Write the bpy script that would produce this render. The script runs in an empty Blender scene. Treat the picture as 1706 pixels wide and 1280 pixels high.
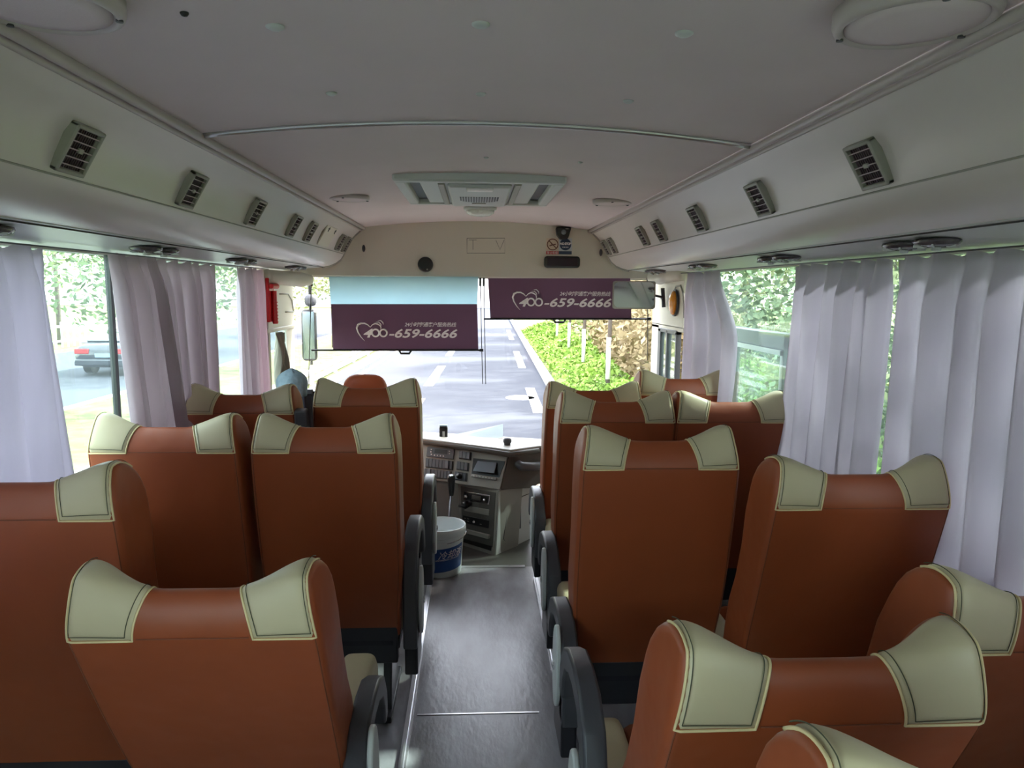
import bpy, bmesh, math, random
from mathutils import Vector, Matrix, Euler
random.seed(7)
C = bpy.context.scene.collection
PI = math.pi

# ------------------------------------------------------------------ camera
W0, H0, F0 = 1706, 1280, 1200.0
YAW, PITCH, ROLL = math.radians(3.04467), math.radians(7.42777), math.radians(0.5)
CAM = Vector((0, 0, 1.5))
cF = Vector((math.sin(YAW)*math.cos(PITCH), math.cos(YAW)*math.cos(PITCH), -math.sin(PITCH)))
cR = Vector((math.cos(YAW), -math.sin(YAW), 0)); cU = cR.cross(cF)
cR, cU = cR*math.cos(ROLL)+cU*math.sin(ROLL), cU*math.cos(ROLL)-cR*math.sin(ROLL)
cam_d = bpy.data.cameras.new('camera'); cam = bpy.data.objects.new('camera', cam_d); C.objects.link(cam)
cam_d.sensor_width = 36.0; cam_d.lens = 36.0*F0/W0; cam_d.clip_start = 0.02; cam_d.clip_end = 500
m3 = Matrix((cR, cU, -cF)).transposed()
cam.matrix_world = Matrix.Translation(CAM) @ m3.to_4x4()
bpy.context.scene.camera = cam

def ray(px, py): return (cF*F0 + cR*(px-W0/2) + cU*(H0/2-py)).normalized()
def at(px, py, y=None, x=None, z=None):
    d = ray(px, py)
    if y is not None: t = (y-CAM.y)/d.y
    elif x is not None: t = (x-CAM.x)/d.x
    else: t = (z-CAM.z)/d.z
    return CAM + d*t
def at_plane(px, py, p0, n):
    d = ray(px, py); return CAM + d*((p0-CAM).dot(n)/d.dot(n))

# ------------------------------------------------------------------ world, sun, exposure
sc = bpy.context.scene
sc.view_settings.view_transform = 'Standard'; sc.view_settings.look = 'None'
sc.view_settings.gamma = 1.0; sc.view_settings.use_curve_mapping = False
sc.view_settings.exposure = 1.98
w = bpy.data.worlds.new('sky'); sc.world = w; w.use_nodes = True
nt = w.node_tree; bg = nt.nodes['Background']
skyt = nt.nodes.new('ShaderNodeTexSky'); skyt.sky_type = 'NISHITA'; skyt.sun_disc = False
skyt.sun_elevation = math.radians(42); skyt.sun_rotation = math.radians(70)
skyt.air_density = 1.0; skyt.dust_density = 3.0
mixs = nt.nodes.new('ShaderNodeMixRGB'); mixs.inputs[0].default_value = 0.65
mixs.inputs[2].default_value = (5.7, 5.35, 5.5, 1)
nt.links.new(skyt.outputs[0], mixs.inputs[1]); nt.links.new(mixs.outputs[0], bg.inputs[0])
bg.inputs[1].default_value = 0.55
sun_d = bpy.data.lights.new('sun', 'SUN'); sun_d.energy = 8.0; sun_d.angle = math.radians(2.2); sun_d.color = (1.0, .95, .86)
sun = bpy.data.objects.new('sun', sun_d); C.objects.link(sun)
sdir = Vector((0.66, 0.24, 0.62)).normalized()     # towards the sun
sun.rotation_euler = sdir.to_track_quat('Z', 'Y').to_euler(); sun.location = (-10, 8, 14)

# ------------------------------------------------------------------ materials
def lin(c):
    if isinstance(c, str): c = tuple(int(c[i:i+2], 16)/255 for i in (0, 2, 4))
    return tuple((v/12.92 if v <= .04045 else ((v+.055)/1.055)**2.4) for v in c) + (1,)
MATS = {}
def mat(name, col, rough=.5, metal=0, noise=0, nscale=8, bump=0, bscale=40, spec=.5, col2=None, coat=0, emis=0, stretch=None, nlo=.35, nhi=.65, sheen=0):
    if name in MATS: return MATS[name]
    m = bpy.data.materials.new(name); m.use_nodes = True; n = m.node_tree.nodes; l = m.node_tree.links
    b = n['Principled BSDF']; b.inputs['Base Color'].default_value = lin(col); b.inputs['Roughness'].default_value = rough
    b.inputs['Metallic'].default_value = metal; b.inputs['Specular IOR Level'].default_value = spec
    b.inputs['Coat Weight'].default_value = coat
    if sheen: b.inputs['Sheen Weight'].default_value = sheen
    tc = n.new('ShaderNodeTexCoord'); mp = n.new('ShaderNodeMapping'); l.new(tc.outputs['Object'], mp.inputs[0])
    if stretch: mp.inputs['Scale'].default_value = stretch
    if noise or col2:
        t = n.new('ShaderNodeTexNoise'); t.inputs['Scale'].default_value = nscale; t.inputs['Detail'].default_value = 5
        l.new(mp.outputs[0], t.inputs['Vector'])
        r = n.new('ShaderNodeValToRGB'); l.new(t.outputs[0], r.inputs[0])
        r.color_ramp.elements[0].position = nlo; r.color_ramp.elements[1].position = nhi
        a = lin(col); c2 = lin(col2) if col2 else tuple(min(1, v*(1+noise)) for v in a[:3])+(1,)
        if not col2: a = tuple(v*(1-noise) for v in a[:3])+(1,)
        r.color_ramp.elements[0].color = a; r.color_ramp.elements[1].color = c2
        l.new(r.outputs[0], b.inputs['Base Color'])
    if bump:
        t2 = n.new('ShaderNodeTexNoise'); t2.inputs['Scale'].default_value = bscale; t2.inputs['Detail'].default_value = 3
        l.new(mp.outputs[0], t2.inputs['Vector'])
        bp = n.new('ShaderNodeBump'); bp.inputs['Strength'].default_value = bump; bp.inputs['Distance'].default_value = .01
        l.new(t2.outputs[0], bp.inputs['Height']); l.new(bp.outputs[0], b.inputs['Normal'])
    MATS[name] = m; return m
def mat_translucent(name, col, tcol, f=.5, alpha=1.0, noise=.06, nscale=3, stretch=None):
    m = bpy.data.materials.new(name); m.use_nodes = True; n = m.node_tree.nodes; l = m.node_tree.links
    n.remove(n['Principled BSDF']); out = n['Material Output']
    d = n.new('ShaderNodeBsdfDiffuse'); t = n.new('ShaderNodeBsdfTranslucent'); mx = n.new('ShaderNodeMixShader')
    tc = n.new('ShaderNodeTexCoord'); mp = n.new('ShaderNodeMapping'); l.new(tc.outputs['Object'], mp.inputs[0])
    if stretch: mp.inputs['Scale'].default_value = stretch
    ns = n.new('ShaderNodeTexNoise'); ns.inputs['Scale'].default_value = nscale; ns.inputs['Detail'].default_value = 6; l.new(mp.outputs[0], ns.inputs[0])
    for s, c in ((d, col), (t, tcol)):
        r = n.new('ShaderNodeValToRGB'); r.color_ramp.elements[0].position = .3; r.color_ramp.elements[1].position = .7
        a = lin(c); r.color_ramp.elements[0].color = tuple(v*(1-noise) for v in a[:3])+(1,)
        r.color_ramp.elements[1].color = tuple(min(1, v*(1+noise)) for v in a[:3])+(1,)
        l.new(ns.outputs[0], r.inputs[0]); l.new(r.outputs[0], s.inputs[0])
    mx.inputs[0].default_value = f; l.new(d.outputs[0], mx.inputs[1]); l.new(t.outputs[0], mx.inputs[2])
    last = mx
    if alpha < 1:
        tr = n.new('ShaderNodeBsdfTransparent'); m2 = n.new('ShaderNodeMixShader'); m2.inputs[0].default_value = alpha
        l.new(tr.outputs[0], m2.inputs[1]); l.new(mx.outputs[0], m2.inputs[2]); last = m2
    l.new(last.outputs[0], out.inputs[0]); MATS[name] = m; return m
def mat_glass(name, tint=(.9, .97, .96), refl=.06, haze=0.0, hcol='e8f0f0'):
    m = bpy.data.materials.new(name); m.use_nodes = True; n = m.node_tree.nodes; l = m.node_tree.links
    n.remove(n['Principled BSDF']); out = n['Material Output']
    tr = n.new('ShaderNodeBsdfTransparent'); tr.inputs[0].default_value = (*tint, 1)
    g = n.new('ShaderNodeBsdfGlossy'); g.inputs['Roughness'].default_value = .02
    lw = n.new('ShaderNodeLayerWeight'); pw = n.new('ShaderNodeMath'); pw.operation = 'POWER'; pw.inputs[1].default_value = 4
    l.new(lw.outputs['Facing'], pw.inputs[0]); fr = n.new('ShaderNodeMath'); fr.operation = 'MULTIPLY_ADD'; fr.inputs[1].default_value = .5; fr.inputs[2].default_value = refl*.5; l.new(pw.outputs[0], fr.inputs[0])
    mx = n.new('ShaderNodeMixShader'); l.new(fr.outputs[0], mx.inputs[0]); l.new(tr.outputs[0], mx.inputs[1]); l.new(g.outputs[0], mx.inputs[2])
    last = mx
    if haze:
        d = n.new('ShaderNodeBsdfTranslucent'); d.inputs[0].default_value = lin(hcol)
        m2 = n.new('ShaderNodeMixShader'); m2.inputs[0].default_value = haze
        l.new(mx.outputs[0], m2.inputs[1]); l.new(d.outputs[0], m2.inputs[2]); last = m2
    l.new(last.outputs[0], out.inputs[0]); MATS[name] = m; return m

M_ceil = mat('ceiling_lining', 'd0c2c4', .75, noise=.03, nscale=3, bump=.05, bscale=300)
M_duct = mat('duct_plastic', 'cfc7c5', .34, noise=.02, nscale=2, spec=.5)
M_crm = mat('cream_trim', 'd4cfc2', .5, noise=.02, nscale=2)
M_rail = mat('ceiling_rail', 'b5aba9', .4)
M_grey = mat('grey_plastic', '9a9890', .5)
M_lgrey = mat('light_grey_plastic', 'c2c5c4', .4)
M_dgrey = mat('dark_grey_plastic', '46464c', .45, bump=.05, bscale=400)
M_black = mat('black_plastic', '141316', .35)
M_vent = mat('vent_maroon', '2c1c24', .5)
M_lea = mat('orange_leather', '8f4626', .45, noise=.05, nscale=5, bump=.9, bscale=4.5, spec=.45)
M_cream = mat('cream_leather', 'bdb191', .48, noise=.03, nscale=6, bump=.1, bscale=12)
M_creame = mat('cream_piping', 'd6c394', .5)
M_thread = mat('dark_thread', '4a4a38', .8)
M_brthread = mat('brown_thread', '6d3a24', .8)
M_floor = mat('vinyl_floor', '7a7678', .34, noise=0, nscale=9, bump=.12, bscale=60, col2='9a9aa0', stretch=(1, .35, 1))
M_alu = mat('aluminium', 'd5d5d8', .3, metal=.8)
M_metal = mat('seat_metal', '3b3a40', .4, metal=.5)
M_shell = mat('seat_shell', '1b1b26', .5)
M_wall = mat('wall_panel', 'b9b5ab', .6)
M_cur = mat_translucent('curtain_cloth', 'cbc2ce', 'd8d0dc', .48, noise=.08, nscale=4, stretch=(1, 3, .4))
M_curl = mat_translucent('curtain_cloth_warm', 'c2b4bc', 'd2c4ca', .42, noise=.08, nscale=4, stretch=(1, 3, .4))
M_glass = mat_glass('window_glass', (.84, .96, .94), haze=.02, hcol='d8ecec')  # pale haze mixed into the panes imitates sky glare
M_wglass = mat_glass('windshield_glass', (.95, .98, .98))
M_purple = mat('purple_cloth', '75546f', .8, noise=.03, nscale=3)
M_white = mat('white_print', 'faf4f6', .6)
M_blueshade = mat_translucent('pale_blue_shade', 'b4c4cc', 'b8d2da', .75, alpha=.9, noise=.05)
M_red = mat('red_plastic', 'c4161f', .35)
M_orange = mat('amber_lens', 'd98c2a', .25, spec=.7)
M_bluegrey = mat('denim_cloth', '7f919c', .85, noise=.15, nscale=30, bump=.3, bscale=60)
M_darkcloth = mat('dark_cloth', '22202c', .9, bump=.3, bscale=30)
M_khaki = mat('grey_khaki_cloth', '8b8579', .9, bump=.4, bscale=12)
M_mirror = mat('mirror_silver', 'e8eef0', .04, metal=1)
M_chrome = mat('chrome', 'd8d8dc', .15, metal=1)
M_bucket = mat('bucket_plastic', 'dfe6e6', .35)
M_blabel = mat('bucket_label', '1e4a8c', .4, noise=.2, nscale=6)
M_paper = mat('paper', 'd9dde0', .8)
M_screen = mat('grey_screen', '6e767e', .2)
M_dash = mat('dash_plastic', '8e8c85', .5, noise=.02, nscale=5)
M_dashd = mat('dash_dark_plastic', '55534f', .5)
M_road = mat('asphalt', '484a51', .95, noise=.16, nscale=40, bump=.1, bscale=90, spec=.05)
M_paint = mat('road_paint', 'c8c8c6', .6)
M_kerb = mat('kerb_stone', 'a8a8a9', .8, noise=.06, nscale=5)
M_grass = mat('grass_ground', '565f3c', .95, nscale=3, col2='70784e', bump=.6, bscale=30, spec=.05)
M_leafg = mat('leaf_green', '6a8c30', .7, nscale=1.5, col2='8cae48')
M_leafd = mat('leaf_dark_green', '4c5e42', .7, nscale=1.2, col2='74855c')
M_leaft = mat('leaf_tan', '7c6c4c', .8, nscale=1.2, col2='a09068')
M_leafy = mat('leaf_yellow_green', '7a8050', .7, nscale=1.2, col2='9ea274')
M_bark = mat('bark', '5a5048', .9, bump=.4, bscale=20)
M_lime = mat('white_tree_paint', 'e8e8e4', .9)
M_carb = mat('car_paint', '1c2430', .2, coat=1)
M_tail = mat('tail_lamp', 'a01820', .25)
M_teal = mat('door_teal_paint', '33464c', .35)

# ------------------------------------------------------------------ mesh builder
class MB:
    def __init__(s): s.v = []; s.f = []
    def add(s, vs, fs):
        o = len(s.v); s.v += [Vector(p) for p in vs]; s.f += [tuple(i+o for i in f) for f in fs]; return s
    def box(s, lo, hi, m=None):
        x0, y0, z0 = lo; x1, y1, z1 = hi
        vs = [Vector(p) for p in ((x0,y0,z0),(x1,y0,z0),(x1,y1,z0),(x0,y1,z0),(x0,y0,z1),(x1,y0,z1),(x1,y1,z1),(x0,y1,z1))]
        if m: vs = [m @ v for v in vs]
        return s.add(vs, [(0,3,2,1),(4,5,6,7),(0,1,5,4),(1,2,6,5),(2,3,7,6),(3,0,4,7)])
    def prism(s, poly, d):                 # poly: 3-D points, d: extrusion vector
        n = len(poly); d = Vector(d); a = [Vector(p) for p in poly]
        return s.add(a+[p+d for p in a], [tuple(range(n))[::-1], tuple(range(n, 2*n))]+[(i,(i+1)%n,(i+1)%n+n,i+n) for i in range(n)])
    def tube(s, pts, r, n=8, cap=True):
        pts = [Vector(p) for p in pts]; rs = r if isinstance(r, (list, tuple)) else [r]*len(pts)
        vs = []; up = None
        for i, p in enumerate(pts):
            t = (pts[min(i+1, len(pts)-1)]-pts[max(i-1, 0)]).normalized()
            if up is None: up = Vector((0,0,1)) if abs(t.z) < .9 else Vector((1,0,0))
            a = t.cross(up).normalized(); b = a.cross(t).normalized(); up = b
            vs += [p+(a*math.cos(2*PI*k/n)+b*math.sin(2*PI*k/n))*rs[i] for k in range(n)]
        fs = [(i*n+k, i*n+(k+1)%n, (i+1)*n+(k+1)%n, (i+1)*n+k) for i in range(len(pts)-1) for k in range(n)]
        if cap: fs += [tuple(range(n))[::-1], tuple(range((len(pts)-1)*n, len(pts)*n))]
        return s.add(vs, fs)
    def lathe(s, prof, n=32, m=None, sx=1, sy=1):   # prof: (r, z)
        vs = [Vector((r*math.cos(2*PI*k/n)*sx, r*math.sin(2*PI*k/n)*sy, z)) for r, z in prof for k in range(n)]
        if m: vs = [m @ v for v in vs]
        fs = [(i*n+k, i*n+(k+1)%n, (i+1)*n+(k+1)%n, (i+1)*n+k) for i in range(len(prof)-1) for k in range(n)]
        if prof[0][0] > 1e-6: fs.append(tuple(range(n))[::-1])
        if prof[-1][0] > 1e-6: fs.append(tuple(range((len(prof)-1)*n, len(prof)*n)))
        return s.add(vs, fs)
    def grid(s, fn, nu, nv):
        vs = [fn(i/nu, j/nv) for j in range(nv+1) for i in range(nu+1)]
        return s.add(vs, [(j*(nu+1)+i, j*(nu+1)+i+1, (j+1)*(nu+1)+i+1, (j+1)*(nu+1)+i) for j in range(nv) for i in range(nu)])
    def build(s, name, m, parent=None, smooth=False, bev=0, weld=False, norm=True):
        me = bpy.data.meshes.new(name); me.from_pydata([tuple(v) for v in s.v], [], s.f)
        if norm or weld:
            b = bmesh.new(); b.from_mesh(me)
            if weld: bmesh.ops.remove_doubles(b, verts=b.verts, dist=1e-5)
            if norm: bmesh.ops.recalc_face_normals(b, faces=b.faces)
            b.to_mesh(me); b.free()
        me.materials.append(m if not isinstance(m, str) else MATS[m])
        o = bpy.data.objects.new(name, me); C.objects.link(o)
        if parent: o.parent = parent
        if smooth: me.shade_smooth()
        if bev:
            bm = o.modifiers.new('bevel', 'BEVEL'); bm.width = bev; bm.segments = 2; bm.limit_method = 'ANGLE'
            me.shade_smooth(); 
            try: me.set_sharp_from_angle(angle=math.radians(50))
            except Exception: pass
        return o
def tag(o, label, cat, group=None):
    o['label'] = label; o['category'] = cat
    if group: o['group'] = group
    return o
def struct(o, label=None):
    o['kind'] = 'structure'
    if label: o['label'] = label
    return o
def thing(name, label, cat, loc=(0,0,0), group=None):
    o = bpy.data.objects.new(name, None); C.objects.link(o); o.location = loc; o.empty_display_size = .05
    return tag(o, label, cat, group)
def copy_tree(o, parent=None):
    c = o.copy(); C.objects.link(c); c.parent = parent
    for k in list(o.children): copy_tree(k, c)
    return c
def sm(a, b, t):
    t = max(0, min(1, (t-a)/(b-a))); return t*t*(3-2*t)
def text_mesh(name, body, size, m, mw, parent=None, shear=0, bold=0, extrude=.0008, align='LEFT', bend=None, spacing=1):
    cu = bpy.data.curves.new('t', 'FONT'); cu.body = body; cu.size = size; cu.shear = shear; cu.offset = bold
    cu.extrude = extrude; cu.align_x = align; cu.space_character = spacing; cu.resolution_u = 3
    o = bpy.data.objects.new('t', cu); C.objects.link(o)
    dg = bpy.context.evaluated_depsgraph_get(); me = bpy.data.meshes.new_from_object(o.evaluated_get(dg))
    bpy.data.objects.remove(o); bpy.data.curves.remove(cu)
    for v in me.vertices:
        p = v.co.copy()
        if bend: p = bend(p)
        v.co = mw @ p
    me.materials.clear(); me.materials.append(m)
    r = bpy.data.objects.new(name, me); C.objects.link(r)
    if parent: r.parent = parent
    return r

XC = 0.02          # bus centre line
# ================================================================== SETTING: BUS SHELL
YB, YF = -2.4, 4.52
def roofz(x): return 1.5+.372+.045*(1-((x-XC)/.7)**2)
b = MB(); N = 24
prof = [Vector((XC-.71+1.42*i/N, 0, roofz(XC-.71+1.42*i/N))) for i in range(N+1)]
poly = prof+[Vector((XC+.71, 0, 2.0)), Vector((XC-.71, 0, 2.0))]
b.prism([p+Vector((0, YB, 0)) for p in poly], (0, YF+.1-YB, 0))
ceil = struct(b.build('ceiling', M_ceil, smooth=True)); ceil.data.set_sharp_from_angle(angle=math.radians(40))
b = MB(); b.box((-1.2, YB, -.06), (1.24, 3.77, 0)); struct(b.build('floor', M_floor))
b = MB(); b.box((-1.2, 3.77, -.08), (1.24, 4.95, -.02)); struct(b.build('floor', M_dashd), 'lower grey floor in front of the step edge')
# seams and edge strips of the floor
for y in (2.396,):
    b = MB(); b.box((-.2, y, 0), (.235, y+.006, .002)); struct(b.build('trim_1', M_alu), 'pale seam across the aisle floor')
b = MB(); b.box((-.24, 3.757, -.03), (.28, 3.783, .006)); struct(b.build('trim_2', M_alu, bev=.003), 'bright metal strip on the step edge')
for k, x in enumerate((-.245, .245)):
    b = MB(); x = (at(703, 1060, z=0).x, at(945, 1215, z=0).x)[k]; b.box((x-.012, YB, 0), (x+.012, 3.6, .012)); b.box((x-.004, YB, .012), (x+.004, 3.6, .02)); struct(b.build('trim_%d' % (3+k), M_alu), 'metal seat track beside the aisle')
# overhead ducts
PR = [(.70, .372), (.715, .352), (.745, .325), (.78, .285), (.80, .245), (.815, .208), (.835, .178), (.865, .155), (.90, .140), (.94, .131)]
def hw(t):  # point on duct profile between index 2 and 5, t = 0..1
    i = 2+t*3; k = int(min(i, 4)); f = i-k; a, c = PR[k], PR[k+1]; return a[0]+(c[0]-a[0])*f, a[1]+(c[1]-a[1])*f
for s, nm in ((-1, 'left'), (1, 'right')):
    b = MB(); ring = [Vector((XC+s*h, YB, 1.5+z)) for h, z in PR]+[Vector((XC+s*.99, YB, 1.66)), Vector((XC+s*.99, YB, 1.95)), Vector((XC+s*.72, YB, 1.95))]
    b.prism(ring, (0, YF-YB, 0)); o = b.build('trim_'+nm+'_duct', M_duct, smooth=True); o.name = 'trim_%d' % (5 if s < 0 else 6)
    o.data.set_sharp_from_angle(angle=math.radians(32)); struct(o, 'long moulded air duct along the %s roof edge' % nm)
    # seam line
    b = MB(); b.tube([(XC+s*.8135, YB, 1.5+.209), (XC+s*.8135, YF, 1.5+.209)], .0022, 6); o = b.build('duct_seam', M_grey, o); o['label'] = 'thin seam along the duct'
    # rail
    b = MB(); x = XC+s*.692
    b.tube([(x, YB, 1.866), (x, YF, 1.866)], .011, 8); b.tube([(x+s*.018, YB, 1.856), (x+s*.018, YF, 1.856)], .007, 8)
    struct(b.build('trim_%d' % (7 if s < 0 else 8), M_rail, smooth=True), 'rail between ceiling and %s duct' % nm)
    # shelf strip over the windows
    b = MB(); b.prism([Vector((XC+s*.93, YB, 1.631)), Vector((XC+s*1.20, YB, 1.605)), Vector((XC+s*1.20, YB, 1.66)), Vector((XC+s*.93, YB, 1.66))], (0, YF-YB, 0))
    struct(b.build('trim_%d' % (9 if s < 0 else 10), M_lgrey), 'strip over the %s side windows' % nm)
    b = MB(); b.box((XC+s*.943-.002, YB, 1.6265), (XC+s*.943+.002, YF, 1.632)); struct(b.build('trim_%d' % (11 if s < 0 else 12), M_black), 'dark gap line under the %s duct' % nm)
    # side wall below and above the windows
    xw = XC+s*1.19
    b = MB(); b.box((min(xw, xw+s*.05), YB, -.05), (max(xw, xw+s*.05), 4.9, .84)); b.box((min(xw, xw+s*.05), YB, 1.60), (max(xw, xw+s*.05), 4.6, 2.0))
    struct(b.build('wall_'+nm, M_wall))
# window glass and pillars
wn = 0
pill = {-1: [-2.4, -1.1, .6, 2.42, 3.78], 1: [-2.4, -1.1, .6, 2.13, 3.92]}
for s in (-1, 1):
    xs = XC+s*1.20
    for a, c in zip(pill[s][:-1], pill[s][1:]):
        wn += 1; b = MB(); b.box((xs-.003, a+.01, .84), (xs+.003, c-.01, 1.60)); o = struct(b.build('window_%d' % wn, M_glass))
        b = MB()
        for y in (a+.005, c-.005): b.box((xs-.008, y-.005, .84), (xs+.008, y+.005, 1.60))
        b.box((xs-.012, a, .84), (xs+.012, c, .86)); b.build('window_frame', M_black, o)
# front header
b = MB()
top = [Vector((XC-.71+1.42*i/N, 0, roofz(XC-.71+1.42*i/N))) for i in range(N+1)]
poly = [Vector((XC-1.19, 0, 1.577)), Vector((XC-1.19, 0, 1.63)), Vector((XC-.72, 0, 1.95))]+[Vector((XC-.7, 0, 1.97)), Vector((XC+.7, 0, 1.97))]+[Vector((XC+.72, 0, 1.95)), Vector((XC+1.19, 0, 1.63)), Vector((XC+1.19, 0, 1.577))]
b.prism([p+Vector((0, YF, 0)) for p in poly], (0, .08, 0)); struct(b.build('wall_front', M_crm, bev=.004), 'cream header panel above the windshield')
b = MB(); b.prism([Vector((XC-1.1, YF+.01, 1.577)), Vector((XC+1.1, YF+.01, 1.577)), Vector((XC+1.1, YF+.01, 1.570)), Vector((XC-1.1, YF+.01, 1.570))], (0, .16, 0)); struct(b.build('trim_13', M_crm))
# duct end mouldings on the header
for s in (-1, 1):
    b = MB(); pts = [(XC+s*(h+.006), YF-.006, 1.5+z-.004) for h, z in PR]; b.tube(pts, .009, 8); struct(b.build('trim_%d' % (14 if s < 0 else 15), M_grey, smooth=True), 'grey edge moulding at the front end of a duct')
# windshield
wl, wr = at(525, 600, y=4.62).x, at(1100, 600, y=4.62).x
b = MB(); b.prism([(-1.15, 4.66, 1.60), (1.19, 4.66, 1.60), (1.19, 4.95, .35), (-1.15, 4.95, .35)], (0, .006, .001)); struct(b.build('window_9', M_wglass), 'windshield pane')
# corner posts and side front panels
def panel_x(name, x, pxpoly, th, m, label=None, bev=.004):
    s = 1 if x > 0 else -1
    b = MB(); b.prism([at(px, py, x=x) for px, py in pxpoly], (s*th, 0, 0)); o = b.build(name, m, bev=bev); struct(o, label); return o
xl, xr = XC-1.15, XC+1.15
b = MB(); b.box((xl-.02, 3.98, 1.27), (xl, 4.60, 1.60)); struct(b.build('wall_left_front', M_crm), 'cream panel between last curtain and windshield')
b = MB(); b.box((xl-.02, 3.98, -.05), (xl, 4.07, 1.27)); b.box((xl-.02, 4.42, -.05), (xl, 4.60, 1.27)); b.box((xl-.02, 4.07, -.05), (xl, 4.42, .80)); b.box((xl-.03, 3.98, 1.255), (xl+.012, 4.60, 1.275))
struct(b.build('wall_left_front', M_crm, bev=.003), 'cream frame around the driver side window')
b = MB(); b.box((xr, 4.0, 1.29), (xr+.02, 4.70, 1.60)); b.box((xr, 3.98, 1.27), (xr+.03, 4.70, 1.30)); b.box((xr, 4.52, -.05), (xr+.02, 4.70, 1.29)); b.box((xr, 4.0, -.05), (xr+.02, 4.52, .55))
struct(b.build('wall_right_front', M_crm, bev=.003), 'cream panel and post beside the right front window')
b = MB(); b.box((xr-.005, 4.30, .55), (xr+.025, 4.33, 1.27)); b.box((xr-.005, 4.10, .55), (xr+.025, 4.125, 1.27)); b.box((xr-.005, 4.46, .55), (xr+.025, 4.52, 1.27)); b.box((xr-.005, 4.1, 1.25), (xr+.025, 4.52, 1.275))
fo = b.build('window_10', M_dgrey, bev=.003); struct(fo, 'dark framed sliding window at the right front')
b = MB(); b.box((xr+.008, 4.12, .55), (xr+.012, 4.47, 1.25)); b.build('window_pane', M_glass, fo)
b = MB(); b.box((xl-.012, 4.07, .80), (xl-.008, 4.42, 1.26)); struct(b.build('window_11', M_glass), 'driver side window pane')
# corner fairing lobes (roller housings at the top corners)
for s, (px, py) in ((-1, (505, 466)), (1, (1095, 462))):
    p = at(px, py, y=4.42); b = MB(); b.tube([(XC+s*1.14, 4.0, p.z+.01), (XC+s*1.12, 4.3, p.z+.005), (p.x+s*.02, 4.44, p.z), (p.x-s*.03, 4.49, p.z)], [.035, .042, .045, .03], 14)
    struct(b.build('trim_%d' % (16 if s < 0 else 17), M_crm, smooth=True), 'rounded cream corner housing')
# embossed handle contour on the left front panel, right contour
b = MB()
for pl in ([(462, 473), (478, 473), (486, 476)], [(466, 490), (480, 490), (486, 500), (489, 518)], [(476, 520), (490, 519)]):
    b.tube([at(px, py, x=xl+.002) for px, py in pl], .004, 6)
struct(b.build('trim_18', M_grey, smooth=True), 'moulded groove on the left front panel')
b = MB(); b.tube([at(px, py, x=xr-.002) for px, py in ((1118, 520), (1121, 495), (1126, 478), (1134, 476), (1139, 490), (1140, 530))], .006, 6)
struct(b.build('trim_19', M_grey, smooth=True), 'moulded recess edge on the right front panel')
# rear end of the bus
b = MB(); b.box((-1.2, YB-.06, -.05), (1.24, YB, 2.0)); struct(b.build('wall_back', M_wall))
# roof skin outside keeps light out
b = MB(); b.box((-1.22, YB-.05, 2.0), (1.26, 4.62, 2.03)); struct(b.build('ceiling_outer', M_wall), 'outer roof skin')
# ceiling seam strip
b = MB(); pts = [(XC-.69+1.38*i/30, 1.87, roofz(XC-.69+1.38*i/30)-.003) for i in range(31)]; b.tube(pts, .008, 8)
struct(b.build('trim_20', M_alu, smooth=True), 'bright strip across the ceiling')

# ================================================================== CEILING FITTINGS
def ceil_disc(name, px, py, r, h, label, cat, group, m, zoff=0):
    d = ray(px, py); z = 1.9
    for _ in range(4):
        p = at(px, py, z=z); z = roofz(p.x)
    t = thing(name, label, cat, (p.x, p.y, z), group); return t, p
def cap(px, py, r, label, m=M_ceil, name='ceiling_plug'):
    z = 1.9
    for _ in range(5):
        p = at(px, py, z=z); z = roofz(p.x)
    b = MB(); b.lathe([(r*1.3, 0), (r*1.25, -.003), (r*.8, -.006), (0, -.007)], 20)
    o = b.build(name, m, smooth=True); o.location = (p.x, p.y, z+.001); return tag(o, label, 'screw cap', 'round plugs in the ceiling')
for px, py, l in ((458, 44, 'round pale plug in the ceiling, left of the nearest row'), (801, 40, 'round pale plug in the ceiling, middle of the nearest row'), (1140, 55, 'round pale plug in the ceiling, right of the nearest row'),
                  (552, 155, 'small pale plug left, just behind the ceiling strip'), (801, 156, 'small pale plug at the centre, just behind the ceiling strip'), (1047, 168, 'small pale plug right, just behind the ceiling strip'),
                  (375, 262, 'tiny plug by the left rail in front of the ceiling strip'), (810, 262, 'tiny plug on the centre line in front of the ceiling strip'), (967, 270, 'tiny plug in front of the ceiling strip, right of centre')):
    cap(px, py, .0115 if py < 100 else (.009 if py < 200 else .006), l, M_lgrey)
o = cap(307, 21, .005, 'small black screw in the ceiling near the left speaker', M_black, 'ceiling_screw')
def speaker(px, py, r, h, label):
    z = 1.88
    for _ in range(5):
        p = at(px, py, z=z); z = roofz(p.x)-h*.5
    z = roofz(p.x)
    t = thing('ceiling_speaker', label, 'speaker', (p.x, p.y, z-.001), 'round speakers in the ceiling')
    b = MB(); b.lathe([(r, .006), (r, -h*.5), (r*.97, -h*.85), (r*.9, -h), (r*.86, -h*.8), (r*.84, -h*.7)], 48); b.build('rim', M_rail, t, smooth=True)
    b = MB(); b.lathe([(r*.85, -h*.4), (r*.84, -h*.82), (r*.6, -h*.95), (0, -h)], 48); b.build('grille', M_ceil, t, smooth=True)
    for a in (20, 140, 260):
        b = MB(); b.lathe([(.005, 0), (.005, -.003), (0, -.0035)], 10, Matrix.Translation((r*.91*math.cos(math.radians(a)), r*.91*math.sin(math.radians(a)), -h*.9))); b.build('screw', M_dgrey, t)
    return t
speaker(1524, 30, .105, .022, 'large round speaker in the ceiling near the right rail')
speaker(62, 2, .105, .022, 'large round speaker in the ceiling near the left rail')
speaker(582, 331, .085, .012, 'thin round speaker far forward on the left of the ceiling')
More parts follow.
